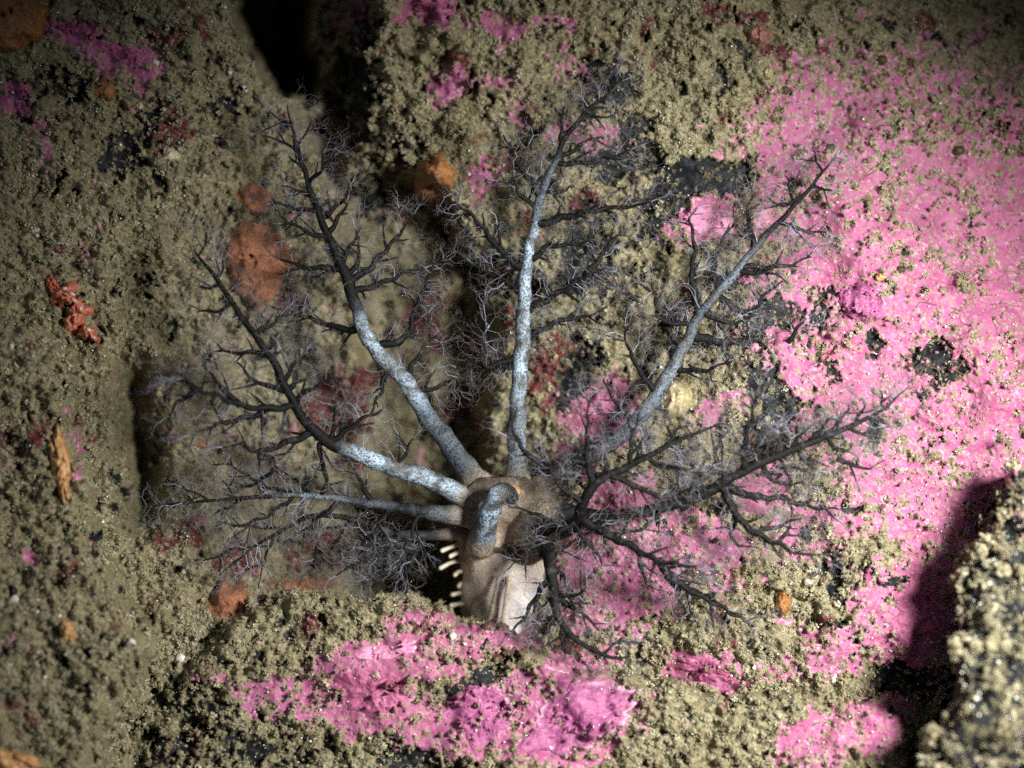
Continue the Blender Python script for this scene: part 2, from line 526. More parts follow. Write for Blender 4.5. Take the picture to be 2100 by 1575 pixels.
def base_z(x, y, zn=None):
    zn = zn or zones(x, y)
    z = base_smooth(x, y) + relief(x, y, zn)
    wx, wy = x + 30 * fbm(x, y, 70, 4, 61) * sstep(560, 660, x) + 10 * fbm(x, y, 40, 3, 65), y + 26 * fbm(x, y, 60, 4, 62) * sstep(500, 600, x)
    z = z - 9.0 * sstep(-14, 30, sdf(CREVICE, wx, wy))
    z = z - 2.6 * sstep(-50, 50, sdf(SLOPE, wx, wy))
    z = z - 1.6 * sstep(-30, 40, sdf(PIT, wx, wy))
    z = z - 1.7 * np.exp(-((x - 285 - 12 * np.sin(y / 70)) / 42) ** 2) * sstep(690, 800, y) * (1 - sstep(1020, 1160, y))
    z = z - 1.9 * sstep(-24, 40, sdf(CAVE, wx, wy))
    up = np.exp(-(((x - 820) / 190) ** 2 + ((y - 200) / 230) ** 2))
    z = z + up * (0.55 * np.abs(fbm(x, y, 80, 3, 63)) + 0.40 * fbm(x, y, 38, 3, 64, .6))
    z = z - .35 * up * zn[1]
    return z


BOULDERS = {
    'left': dict(poly=[(-600, 560), (60, 640), (130, 700), (160, 800), (205, 930), (215, 1040), (245, 1130), (295, 1220), (330, 1310), (300, 1400), (268, 1470), (250, 1540), (235, 1640), (235, 2050), (-600, 2050)],
                 ctrl=[(60, 1300, 2.6), (40, 900, 2.0), (150, 1000, 1.6), (250, 1250, 1.5), (200, 1500, 2.4), (-300, 1300, 3.5), (20, 1560, 3.2), (-300, 700, 2.0), (60, 700, 1.2)], depth=2.2, R=90, seed=100),
    'ledge': dict(poly=[(385, 1330), (430, 1272), (520, 1222), (620, 1204), (720, 1210), (830, 1216), (905, 1236), (965, 1272), (1060, 1296), (1150, 1335), (1300, 1372), (1500, 1408), (1700, 1412), (1830, 1430), (1880, 1500), (1872, 1600), (1850, 2050), (255, 2050), (280, 1540), (330, 1420)],
                  ctrl=[(600, 1230, 0.3), (900, 1250, 0.3), (1200, 1370, 0.7), (1600, 1420, 1.0), (700, 1350, 1.1), (1100, 1450, 1.5), (700, 1500, 1.8), (1200, 1560, 2.3), (1700, 1540, 2.0), (400, 1480, 1.0), (500, 1800, 3.0), (1300, 1900, 3.4)], depth=2.6, R=46, seed=200),
    'foreground': dict(poly=[(2088, 965), (2052, 1005), (2012, 1060), (1990, 1130), (1966, 1190), (1972, 1280), (1945, 1350), (1938, 1420), (1912, 1500), (1893, 1600), (1870, 2050), (2750, 2050), (2750, 980), (2250, 950)],
                       ctrl=[(2050, 1200, 3.0), (2050, 1500, 3.9), (2400, 1300, 3.0), (2100, 1000, 2.2), (1950, 1500, 3.8)], depth=1.5, R=60, seed=300),
}


def boulder_z(b, x, y, zn=None):
    s = b['seed']
    wob = 20 * fbm(x, y, 90, 4, s, .6) + 5 * fbm(x, y, 16, 2, s + 1)
    d = sdf(b['poly'], x, y) + wob
    num, den = np.zeros(x.shape), np.full(x.shape, 1e-6)
    for cx, cy, cz in b['ctrl']:
        q = ((x - cx) ** 2 + (y - cy) ** 2) / 170.0 ** 2
        w = np.exp(-q * .5) + 0.02 / (1 + q * q)
        num += w * cz
        den += w
    zn = zn or zones(x, y)
    t = np.clip(1 - d / b['R'], 0, 1)
    z = num / den + relief(x, y, zn, s, 1.3 if s == 300 else 1.0) - b['depth'] * (1 - np.sqrt(np.clip(1 - t * t, 0, 1)))
    return z, d


def surf(x, y):
    """the surface nearest the camera along each pixel's line: depth and which body"""
    x, y = np.asarray(x, float), np.asarray(y, float)
    zn = zones(x, y)
    z = base_z(x, y, zn)
    who = np.zeros(x.shape, int)
    for i, b in enumerate(BOULDERS.values()):
        bb = np.array(b['poly'])
        m = (x > bb[:, 0].min() - 30) & (y > bb[:, 1].min() - 30) & (x < bb[:, 0].max() + 30)
        if not m.any():
            continue
        zb, d = boulder_z(b, x[m], y[m], tuple(q[m] for q in zn))
        up = (d > 0) & (zb > z[m])
        zz, ww = z[m], who[m]
        zz[up], ww[up] = zb[up], i + 1
        z[m], who[m] = zz, ww
    return z, who, zn


def surf1(px, py):
    return float(surf(np.array([px]), np.array([py]))[0][0])


# ---------------------------------------------------------------- the seabed: meshes
def axis(lo, a, b, hi, fine, coarse):
    return np.concatenate([np.arange(lo, a, coarse), np.arange(a, b, fine), np.arange(b, hi + coarse, coarse)])


def grid_faces(nx, ny):
    i = np.arange(nx * ny).reshape(ny, nx)
    return np.stack([i[:-1, :-1], i[1:, :-1], i[1:, 1:], i[:-1, 1:]], -1).reshape(-1, 4)


gx, gy = axis(-620, -20, 2120, 2720, 3.3, 12), axis(-560, -20, 1450, 2150, 3.3, 12)
X, Y = np.meshgrid(gx, gy)
zn = zones(X, Y)
Z = base_z(X, Y, zn)
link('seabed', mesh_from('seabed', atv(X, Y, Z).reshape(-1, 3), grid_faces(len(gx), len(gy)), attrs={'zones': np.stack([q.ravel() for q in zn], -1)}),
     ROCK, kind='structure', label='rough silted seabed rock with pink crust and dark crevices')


def make_boulder(key, name, label, step):
    b = BOULDERS[key]
    P = np.array(b['poly'])
    gx = np.arange(P[:, 0].min() - 20, P[:, 0].max() + 20, step)
    gy = np.arange(P[:, 1].min() - 20, P[:, 1].max() + 20, step)
    gx, gy = gx[(gx > -600) & (gx < 2700)], gy[gy < 2000]
    # fine inside the frame, coarse outside
    gx = np.concatenate([gx[gx < -20][::4], gx[(gx >= -20) & (gx <= 2120)], gx[gx > 2120][::4]])
    gy = np.concatenate([gy[gy <= 1600], gy[gy > 1600][::4]])
    X, Y = np.meshgrid(gx, gy)
    zn = zones(X, Y)
    Z, d = boulder_z(b, X, Y, zn)
    V = atv(X, Y, Z).reshape(-1, 3)
    F = grid_faces(len(gx), len(gy))
    F = F[(d.ravel()[F] > 0).all(1)]
    # boundary edges -> an undercut skirt that runs down into the seabed
    E = np.concatenate([F[:, [0, 1]], F[:, [1, 2]], F[:, [2, 3]], F[:, [3, 0]]])
    key_ = np.sort(E, 1).astype(np.int64)
    kk = key_[:, 0] * len(V) + key_[:, 1]
    u, inv, cnt = np.unique(kk, return_inverse=True, return_counts=True)
    BE = E[cnt[inv] == 1]
    bv = np.unique(BE)
    cx, cy = np.mean(gx), np.mean(gy)
    px, py, pz = X.ravel()[bv], Y.ravel()[bv], Z.ravel()[bv]
    dx, dy = cx - px, cy - py
    L = np.hypot(dx, dy) + 1e-6
    rings, base = [V], len(V)
    idx = np.full(len(V), -1)
    idx[bv] = np.arange(len(bv))
    faces = [F]
    prev = None
    at_z = [np.stack([q.ravel() for q in zn], -1)]
    for r in range(1, 7):
        t = r / 6.0
        inn = 8 + 30 * t + 18 * fbm(px, py + 300 * r, 46, 4, 5, .6)
        rings.append(atv(px + dx / L * inn, py + dy / L * inn, pz - t * (pz + 5.0)))
        at_z.append(at_z[0][bv] * np.array([0.3, 1, 1, 0]))
        a = BE if prev is None else prev + idx[BE]
        n = base + (r - 1) * len(bv)
        q = n + idx[BE]
        faces.append(np.stack([a[:, 1], a[:, 0], q[:, 0], q[:, 1]], -1))
        prev = n
    V = np.concatenate(rings)
    A = np.concatenate(at_z)
    F = np.concatenate(faces)
    used = np.unique(F)
    re = np.full(len(V), -1)
    re[used] = np.arange(len(used))
    o = link(name, mesh_from(name, V[used], re[F], attrs={'zones': A[used]}), ROCK, label=label, cat='boulder')
    return recentre(o)


make_boulder('left', 'boulder', 'silt-covered grey-green boulder filling the lower left corner', 3.6)
make_boulder('ledge', 'boulder', 'low rock ledge along the bottom with pink crust, below the sea cucumber', 3.6)
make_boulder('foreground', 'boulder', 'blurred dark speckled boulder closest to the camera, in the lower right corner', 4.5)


# ---------------------------------------------------------------- tubes and blobs
def catmull(P, n):
    P = np.asarray(P, float)
    if len(P) == 2:
        return P[0] + (P[1] - P[0]) * np.linspace(0, 1, n)[:, None]
    Q = np.concatenate([[2 * P[0] - P[1]], P, [2 * P[-1] - P[-2]]])
    seg = np.linalg.norm(np.diff(P[:, :2], axis=0), axis=1)
    s = np.concatenate([[0], np.cumsum(seg)]) / seg.sum()
    t = np.linspace(0, 1, n)
    k = np.clip(np.searchsorted(s, t, 'right') - 1, 0, len(P) - 2)
    u = ((t - s[k]) / (s[k + 1] - s[k] + 1e-9))[:, None]
    p0, p1, p2, p3 = Q[k], Q[k + 1], Q[k + 2], Q[k + 3]
    return 0.5 * (2 * p1 + (p2 - p0) * u + (2 * p0 - 5 * p1 + 4 * p2 - p3) * u * u + (3 * p1 - p0 - 3 * p2 + p3) * u ** 3)


def tube(C, R, sides=8, rough=0.0, flat=1.0):
    """C (n,3) centre line and R (n,) radii, build units; closed with a tip vertex at each end"""
    C, R = np.asarray(C, float), np.asarray(R, float)
    n = len(C)
    T = np.gradient(C, axis=0)
    T /= np.linalg.norm(T, axis=1)[:, None] + 1e-9
    a = np.array([0, 0, 1.0])
    if abs(T[0] @ a) > 0.9:
        a = np.array([0, 1.0, 0])
    N = np.empty_like(C)
    v = a - T[0] * (a @ T[0])
    N[0] = v / np.linalg.norm(v)
    for i in range(1, n):
        v = N[i - 1] - T[i] * (N[i - 1] @ T[i])
        N[i] = v / (np.linalg.norm(v) + 1e-9)
    B = np.cross(T, N)
    an = np.linspace(0, 2 * math.pi, sides, endpoint=False)
    rr = R[:, None] * (1 + rough * RNG.normal(0, 1, (n, sides)))
    V = C[:, None] + (N[:, None] * np.cos(an)[None, :, None] * flat + B[:, None] * np.sin(an)[None, :, None]) * rr[..., None]
    V = np.concatenate([V.reshape(-1, 3), [C[0] - T[0] * R[0] * .6], [C[-1] + T[-1] * R[-1] * .8]])
    i = np.arange(n * sides).reshape(n, sides)
    j = np.roll(i, -1, 1)
    Q = np.stack([i[:-1], j[:-1], j[1:], i[1:]], -1).reshape(-1, 4)
    c0, c1 = n * sides, n * sides + 1
    T3 = np.concatenate([np.stack([j[0], i[0], np.full(sides, c0)], -1), np.stack([i[-1], j[-1], np.full(sides, c1)], -1)])
    return V, Q, T3


class Joined:
    def __init__(self):
        self.V, self.Q, self.T, self.A, self.n = [], [], [], [], 0

    def add(self, V, Q, T, a=None):
        self.V.append(V)
        self.Q.append(np.asarray(Q).reshape(-1, 4) + self.n)
        self.T.append(np.asarray(T).reshape(-1, 3) + self.n)
        self.A.append(np.zeros(len(V)) if a is None else np.broadcast_to(a, (len(V),)))
        self.n += len(V)

    def mesh(self, name, attr=None, smooth=True):
        fs = [np.concatenate(self.Q), np.concatenate(self.T)]
        return mesh_from(name, np.concatenate(self.V), fs, smooth, {attr: np.concatenate(self.A)} if attr else None)


def lump(px, py, rx, ry, h, ang=0, seed=0, wob=0.25, fine=0.08, nr=16, na=44, sink=0.25, shape=0.5):
    """an encrusting growth that follows the rock beneath it: px radii, height in build units"""
    th = np.linspace(0, 2 * math.pi, na, endpoint=False)
    r = np.linspace(0, 1, nr + 1)[1:]
    TH, RR = np.meshgrid(th, r)
    out = 1 + wob * fbm(np.cos(TH) * 2 + seed * 7.7, np.sin(TH) * 2 + seed * 3.1, 1.0, 3, seed)
    c, s = math.cos(math.radians(ang)), math.sin(math.radians(ang))
    lx, ly = np.cos(TH) * RR * out * rx, np.sin(TH) * RR * out * ry
    x, y = px + lx * c - ly * s, py + lx * s + ly * c
    x, y = np.concatenate([[px], x.ravel()]), np.concatenate([[py], y.ravel()])
    R = np.concatenate([[0], RR.ravel()])
    zs = surf(x, y)[0]
    zs = zs * 0.5 + np.median(zs) * 0.5
    z = zs + h * (1 - R ** 2) ** shape - sink * R ** 6 * max(h, .12) + fine * (1 - R ** 4) * fbm(x, y, max(8, min(rx, ry) * .5), 3, seed + 3)
    z = np.where(R > 0.999, zs - 0.25, z)
    V = atv(x, y, z)
    i = 1 + np.arange(nr * na).reshape(nr, na)
    j = np.roll(i, -1, 1)
    Q = np.stack([i[:-1], i[1:], j[1:], j[:-1]], -1).reshape(-1, 4)
    T = np.stack([np.zeros(na, int), i[0], j[0]], -1)
    return V, Q, T, R


# ---------------------------------------------------------------- crust patches that read as single things
def crust(px, py, rx, ry, ang, seed, mat, label, th=0.05, wob=0.42, rimw=0.10, nr=26, na=110, rk=.45):
    t = np.linspace(0, 2 * math.pi, na, endpoint=False)
    r = np.linspace(0, 1, nr + 1)[1:] ** 0.8
    TH, RR = np.meshgrid(t, r)
    out = 1 + wob * fbm(np.cos(TH) * 2 + seed * 5.7, np.sin(TH) * 2 + seed * 2.1, 1.1, 4, seed, .6)
    c, s = math.cos(math.radians(ang)), math.sin(math.radians(ang))
    lx, ly = np.cos(TH) * RR * out * rx, np.sin(TH) * RR * out * ry
    x, y = px + lx * c - ly * s, py + lx * s + ly * c
    x, y = np.concatenate([[px], x.ravel()]), np.concatenate([[py], y.ravel()])
    R = np.concatenate([[0], RR.ravel()])
    z0, who, zn_ = surf(x, y)
    sm = 0.04 * fbm(x, y, 22, 3, seed)
    rim = np.exp(-((R - (1 - rimw * .6)) / (rimw * .55)) ** 2) * sstep(-.35, .3, fbm(x, y, 70, 2, seed + 9)) * rk
    z = z0 + th + sm + 0.025 * rim - .10 * R ** 8
    z = np.where(R > .999, z0 - 0.08, z)
    i = 1 + np.arange(nr * na).reshape(nr, na)
    j = np.roll(i, -1, 1)
    Q = np.stack([i[:-1], i[1:], j[1:], j[:-1]], -1).reshape(-1, 4)
    T = np.stack([np.zeros(na, int), i[0], j[0]], -1)
    o = link('coralline_crust', mesh_from('coralline_crust', atv(x, y, z), [Q, T], attrs={'rim': rim}), mat, label=label, cat='crust', group='pink coralline crusts on the rock')
    CRUSTS.append((px, py, max(rx, ry)))
    return recentre(o)


CRUSTS = []
C_PINK = mat_crust('crust_pink', (0.27, 0.05, 0.12), (0.36, 0.105, 0.20), (0.62, 0.34, 0.44))
C_MAUVE = mat_crust('crust_mauve', (0.25, 0.055, 0.15), (0.34, 0.10, 0.215), (0.66, 0.38, 0.48))
C_ROSE = mat_crust('crust_rose', (0.46, 0.15, 0.27), (0.58, 0.24, 0.37), (0.86, 0.60, 0.62))
C_PURPLE = mat_crust('crust_purple', (0.26, 0.05, 0.14), (0.36, 0.10, 0.20), (0.66, 0.30, 0.48))
crust(1772, 622, 46, 44, 20, 1, C_MAUVE, 'smooth mauve round crust with pale rim on the bright pink rock', rimw=.14, wob=.3, rk=.9, th=.09)
crust(1450, 455, 62, 34, 4, 2, C_ROSE, 'pale rose crust patch between the two upper right tentacles')
crust(1232, 848, 62, 56, 30, 3, C_PINK, 'pink crust knob beside the base of the upper right tentacle')
crust(1180, 1478, 128, 62, -24, 4, C_MAUVE, 'large magenta crust sheet with pale wavy edge on the bottom ledge', rimw=.10, rk=.75, th=.08, wob=.32)
crust(985, 1460, 62, 66, 10, 5, C_MAUVE, 'dull magenta crust left of the large pale-edged sheet')
crust(800, 1335, 62, 20, -12, 6, C_ROSE, 'narrow bright pink crust strip near the white shell chip on the ledge')
crust(770, 1420, 76, 46, 15, 7, C_PINK, 'deep pink ragged crust in the middle of the bottom ledge')
crust(1450, 1372, 68, 26, 6, 8, C_PINK, 'bright pink crust on the ledge below the lowest right tentacle branch')
crust(1290, 1035, 66, 30, -6, 9, C_PINK, 'pink crust framed by dark branches right of the mouth')
crust(1170, 1358, 62, 20, 4, 10, C_ROSE, 'thin rosy crust under the curled dark tentacle tip')
crust(160, 60, 44, 20, 14, 11, C_PURPLE, 'purple crust nearest the brown sponge in the top left corner')
crust(246, 110, 56, 20, 18, 12, C_PURPLE, 'wide purple crust on the shaded upper left slab')
crust(46, 200, 18, 46, -18, 13, C_PURPLE, 'tall narrow purple crust at the left edge')
crust(885, 18, 48, 26, 5, 14, C_PURPLE, 'purplish pink crust at the top edge right of the black crevice')
crust(1880, 1255, 62, 76, 20, 15, C_PINK, 'crimson pink crust half in the shadow of the foreground boulder')


# ---------------------------------------------------------------- sponges, colonies, ascidians
def thing_lump(name, label, cat, mat, *a, group=None, **kw):
    V, Q, T, R = lump(*a, **kw)
    o = link(name, mesh_from(name, V, [Q, T]), mat, label=label, cat=cat, group=group)
    return recentre(o)


S_ORANGE = mat_soft('sponge_orange', (0.27, 0.10, 0.045), (0.42, 0.17, 0.08), .10, .65, .2, .06, (0.50, 0.28, 0.18))
S_BROWN = mat_soft('sponge_brown', (0.25, 0.10, 0.03), (0.40, 0.17, 0.05), .16, .5, .2, .05)
S_RED = mat_soft('colony_red', (0.58, 0.15, 0.07), (0.72, 0.29, 0.20), .12, .35, .2, .05, (0.8, 0.45, 0.35))
S_TAN = mat_soft('ascidian_tan', (0.56, 0.30, 0.12), (0.66, 0.40, 0.19), .3, .4, .3, .02)
S_PINKTAN = mat_soft('ascidian_rose', (0.30, 0.12, 0.10), (0.40, 0.19, 0.15), .3, .45, .2, .04)
S_CREAM = mat_soft('sponge_cream', (0.60, 0.54, 0.32), (0.74, 0.70, 0.48), .12, .6, .2, .08)
S_GLASSY = mat_soft('ascidian_glassy', (0.36, 0.29, 0.14), (0.45, 0.38, 0.22), .3, .25, .3, .02)

sp = 'encrusting sponges and colonies on the rock'
thing_lump('sponge', 'large orange encrusting sponge behind the upper left tentacle', 'sponge', S_ORANGE, 528, 535, 74, 92, .35, -15, 1, .22, .12, nr=26, na=80, shape=.35, group=sp)
thing_lump('sponge', 'small dull orange sponge above the large orange one', 'sponge', S_ORANGE, 522, 408, 44, 30, .2, 10, 2, .3, .08, group=sp)
thing_lump('sponge', 'glossy brown-orange sponge hanging under the fuzzy rock lip at top centre', 'sponge', S_BROWN, 893, 366, 46, 52, .7, 10, 3, .2, .10, group=sp)
thing_lump('sponge', 'dark brown sponge filling the top left corner', 'sponge', S_BROWN, 30, 40, 72, 70, .5, 0, 4, .2, .12, nr=22, na=60, group=sp)
thing_lump('sponge', 'small rusty sponge in the shade below the purple crust', 'sponge', S_BROWN, 214, 184, 24, 26, .25, 0, 5, .25, .06, group=sp)
thing_lump('sponge', 'rust-orange sponge lying where the ledge meets the left slope', 'sponge', S_ORANGE, 468, 1238, 50, 40, .45, -25, 6, .25, .1, group=sp)
thing_lump('sponge', 'long thin reddish sponge along the back edge of the ledge', 'sponge', S_ORANGE, 610, 1200, 80, 13, .25, -2, 7, .25, .06, group=sp)
thing_lump('ascidian', 'tall tan-orange tongue-shaped ascidian on the left boulder', 'ascidian', S_TAN, 124, 958, 21, 84, .3, -6, 8, .34, .07, nr=18, na=48)
thing_lump('ascidian', 'little orange flame-shaped ascidian low on the left boulder', 'ascidian', S_TAN, 138, 1294, 17, 26, .4, -20, 9, .2, .05)
thing_lump('sponge', 'orange sponge cut by the bottom left corner', 'sponge', S_TAN, 30, 1560, 60, 26, .3, 10, 10, .3, .08, group=sp)
thing_lump('ascidian', 'dusky rose round ascidian near the top edge, upper right', 'ascidian', S_PINKTAN, 1557, 70, 26, 23, .25, 0, 11, .12, .05)
thing_lump('ascidian', 'small tan disc-shaped ascidian below the dusky rose one', 'ascidian', S_GLASSY, 1577, 149, 12, 14, .12, 0, 12, .12, .02)
thing_lump('ascidian', 'glassy yellow-brown ascidian beside the upper right tentacle stem', 'ascidian', S_GLASSY, 1386, 820, 34, 42, .35, 20, 13, .1, .02)
thing_lump('sponge', 'tiny orange-brown sponge in the silt below the right tentacles', 'sponge', S_BROWN, 1606, 1240, 18, 26, .3, 0, 14, .2, .05, group=sp)
thing_lump('sponge', 'pale cream ball-shaped sponge on the shaded upper left slab', 'sponge', S_CREAM, 352, 320, 19, 17, .25, 0, 15, .25, .06, group=sp)
thing_lump('sponge', 'small cream sponge directly under the purple crust strip', 'sponge', S_CREAM, 286, 218, 9, 9, .15, 0, 16, .25, .03, group=sp)
thing_lump('ascidian', 'small orange ascidian on bright pink rock left of a dark snail', 'ascidian', S_TAN, 1806, 568, 13, 9, .15, 15, 17, .2, .02)
thing_lump('sponge', 'orange smear of sponge low in the hollow under the left tentacle', 'sponge', S_ORANGE, 410, 912, 17, 12, .08, 0, 18, .3, .02, group=sp)

# bright red-orange colony on the left with pale polyps
zc = surf1(150, 632)
bx, by, bz = at(150, 632, zc)
colony = link('colony', None, None, label='bright red-orange colony with white grain-like polyps at the left', cat='colony')
colony.location = Vector((bx, by, bz)) * K
for k, (px, py, rx, ry, h) in enumerate([(130, 600, 30, 24, .4), (160, 640, 26, 30, .5), (178, 682, 28, 18, .45), (108, 586, 22, 14, .3), (150, 660, 24, 20, .35)]):
    V, Q, T, R = lump(px, py, rx, ry, h, -20 + 30 * k, 60 + k, .4, .14, nr=14, na=36)
    link('lobe', mesh_from('lobe', V, [Q, T]), S_RED, colony)
M_WHITE = mat_soft('shell_white', (0.58, 0.53, 0.44), (0.78, 0.76, 0.70), .12, .35, .1, .03)
M_POLYP = mat_soft('polyp_pink', (0.66, 0.42, 0.36), (0.78, 0.58, 0.50), .1, .35, .1, .01)
for k, (px, py, an, ln) in enumerate([(147, 603, 15, 8), (166, 632, 100, 6), (152, 616, 30, 9), (182, 676, 20, 6), (133, 592, -20, 5)]):
    z = surf1(px, py) + .62
    a = math.radians(an)
    P = np.array([at(px - math.cos(a) * ln, py - math.sin(a) * ln, z - .05), at(px, py, z + .03), at(px + math.cos(a) * ln, py + math.sin(a) * ln, z)])
    V, Q, T = tube(catmull(P, 7), np.array([.012, .03, .04, .042, .04, .03, .012]), 8)
    link('polyp', mesh_from('polyp', V, [Q, T]), M_POLYP, colony)

# ---------------------------------------------------------------- snails and shell chips
M_SNAIL = mat_soft('snail_dark', (0.035, 0.03, 0.012), (0.08, 0.065, 0.03), .1, .35, 0, .02)
M_SNAILRIM = mat_soft('snail_rim', (0.30, 0.13, 0.04), (0.45, 0.22, 0.08), .1, .4, 0, .01)
SN = [(1610, 185, 10, 'on silt left of the pink area, below the tan ascidian'), (1808, 123, 12, 'near the top, left of its close neighbour'), (1866, 127, 10, 'near the top, right of its close neighbour'), (1967, 309, 13, 'largest and alone near the right edge'),
      (1838, 457, 6, 'smallest, alone in the middle of the pink rock'), (1848, 553, 9, 'just right of a little orange ascidian'), (1706, 303, 10, 'just above the upper right tentacle tip')]
for k, (px, py, r, w) in enumerate(SN):
    z = surf1(px, py) + .02
    n, s = 9, 18
    th = np.linspace(0, 2 * math.pi, s, endpoint=False)
    V, Q, T = [], [], []
    prof = [(1.0, -.25), (1.0, .05), (.93, .25), (.78, .48), (.58, .66), (.36, .78), (.16, .84)]
    c0 = np.array(at(px, py, z))
    q = r / 100.0
    for (pr, ph) in prof:
        V += [c0 + np.array([math.cos(t) * pr * q, math.sin(t) * pr * q * .92, ph * q * (1 + .06 * math.sin(t * 3))]) for t in th]
    V.append(c0 + np.array([.1 * q, -.08 * q, .9 * q]))
    i = np.arange(len(prof) * s).reshape(-1, s)
    j = np.roll(i, -1, 1)
    Q = np.stack([i[:-1], j[:-1], j[1:], i[1:]], -1).reshape(-1, 4)
    T = np.stack([i[-1], j[-1], np.full(s, len(V) - 1)], -1)
    root = link('snail', None, None, label='dark round limpet-like snail, ' + w, cat='snail', group='dark snails on the pink rock')
    root.location = Vector([float(c) for c in c0]) * K
    link('shell', mesh_from('shell', np.array(V), [Q, T]), M_SNAIL, root)
    ring = np.array([c0 + np.array([math.cos(t) * q * 1.03, math.sin(t) * q * .95, -.02 * q]) for t in np.linspace(-1.2, 2.2, 20)])
    Vr, Qr, Tr = tube(ring, np.full(20, q * .11), 6)
    link('foot_rim', mesh_from('foot_rim', Vr, [Qr, Tr]), M_SNAILRIM, root)

CH = [(26, 1236, 15, 'brightest white round shell at the left edge of the boulder'), (368, 1353, 11, 'white shell chip on the left end of the bottom ledge'), (926, 1309, 11, 'pale square shell chip on pink crust in front of the body'),
      (781, 1288, 8, 'small white shell chip near the back edge of the ledge'), (954, 1321, 5, 'tiny yellowish chip right of the square one'), (503, 181, 6, 'tan grain on the slab edge beside the black crevice'), (439, 276, 7, 'pale bluish chip on the shaded slab above the cream sponge'),
      (460, 14, 6, 'pale chip at the very top of the shaded slab'), (471, 148, 5, 'faint round grain on the slab left of the crevice'), (1571, 1265, 6, 'white speck of shell below the tiny orange-brown sponge'), (1548, 1369, 6, 'white speck of shell right of the pink crust on the ledge'), (1710, 1390, 7, 'cream chip of shell low on the right silt'),
      (1660, 1195, 7, 'cream chip of shell in the right silt'), (268, 1316, 8, 'elongated white chip on the right flank of the left boulder'), (309, 953, 5, 'tiny cream chip in the hollow left of the tentacles'), (22, 712, 6, 'white blurred chip at the left edge below the red-orange colony'), (320, 127, 7, 'pale blue sliver beside the purple crust')]
for k, (px, py, r, w) in enumerate(CH):
    z = surf1(px, py) + .03
    q = r * .85 / 100.0
    c0 = np.array(at(px, py, z))
    n = 9
    rg = np.random.default_rng(900 + k)
    th = np.linspace(0, 2 * math.pi, n, endpoint=False)
    rad = q * (1 + rg.normal(0, .26, n))
    el = 1 + rg.random() * .6
    ax = Matrix.Rotation(rg.random() * 6.3, 3, 'Z') @ Matrix.Rotation(rg.normal(0, .35), 3, 'X')
    lay = [(1.0, -.5), (1.03, -.1), (.8, .25), (.45, .42)]
    V = [np.array(ax @ Vector((math.cos(t) * a * s * el, math.sin(t) * a * s, h * q * .8))) + c0 for s, h in lay for t, a in zip(th, rad)]
    V += [np.array(ax @ Vector((0, 0, .48 * q * .8))) + c0, np.array(ax @ Vector((0, 0, -.4 * q))) + c0]
    i = np.arange(len(lay) * n).reshape(-1, n)
    j = np.roll(i, -1, 1)
    Q = np.stack([i[:-1], j[:-1], j[1:], i[1:]], -1).reshape(-1, 4)
    T = np.concatenate([np.stack([i[-1], j[-1], np.full(n, len(V) - 2)], -1), np.stack([j[0], i[0], np.full(n, len(V) - 1)], -1)])
    recentre(link('shell_chip', mesh_from('shell_chip', np.array(V), [Q, T]), M_WHITE, label=w, cat='shell', group='shell chips on the rock'))

# feathery hydroid on the left slope
z = surf1(350, 455) + .3
J = Joined()
stem = catmull([at(300, 462, z - .2), at(350, 458, z + .1), at(400, 462, z + .2), at(436, 470, z + .3)], 16)
J.add(*tube(stem, np.linspace(.012, .006, 16), 5))
for i in range(2, 16):
    for s in (-1, 1):
        p = stem[i]
        L = .26 * math.sin(i / 16 * 3.0) + .05
        J.add(*tube(catmull([p, p + np.array([.10, s * L * .6, .05]), p + np.array([.16, s * L, .1])], 5), np.linspace(.007, .004, 5), 4))
recentre(link('hydroid', J.mesh('hydroid'), mat_thread('hydroid', (0.30, 0.27, 0.20)), label='faint feather-shaped hydroid on the dark left slope', cat='hydroid'))

# ---------------------------------------------------------------- the sea cucumber
SKIN, FIL, BODY = mat_tentacle(), mat_filament(), mat_body()
cuc = link('sea_cucumber', None, None, label='feeding sea cucumber with spread black-and-white branching tentacles in the rock crevice', cat='sea cucumber')
cuc.location = Vector(at(1045, 1290, -2.5)) * K

# body: loft from the crevice to the collar that carries the tentacles, then in over the mouth disc
ring_c = np.array(at(1050, 1062, -0.75))
prof = [  # px, py, z, rx(px), ry depth px, tilt of the section (0 = across the picture, 1 = facing the camera)
    (1062, 1330, -3.0, 102, 80, 0.0), (1056, 1280, -2.6, 106, 92, 0.02), (1048, 1230, -2.2, 102, 92, 0.05), (1040, 1185, -1.85, 94, 88, .12), (1033, 1150, -1.6, 86, 82, .22), (1026, 1125, -1.35, 80, 78, .35),
    (1030, 1105, -1.05, 92, 84, .52), (1040, 1085, -.80, 108, 92, .68), (1052, 1068, -.60, 116, 96, .80), (1060, 1055, -.55, 104, 84, .85), (1064, 1046, -.72, 80, 62, .9), (1068, 1040, -.95, 48, 36, .95), (1070, 1038, -1.15, 16, 12, 1.0)]
ns = 40
th = np.linspace(0, 2 * math.pi, ns, endpoint=False)
P = catmull([(a, b, c * 100) for a, b, c, *_ in prof], 60)
PR = np.array(prof)
tt = np.linspace(0, 1, 60)
seg = np.linalg.norm(np.diff(PR[:, :2], axis=0), axis=1)
ts = np.concatenate([[0], np.cumsum(seg)]) / seg.sum()
rx, ry, ti = (np.interp(tt, ts, PR[:, k]) for k in (3, 4, 5))
V, ZN = [], []
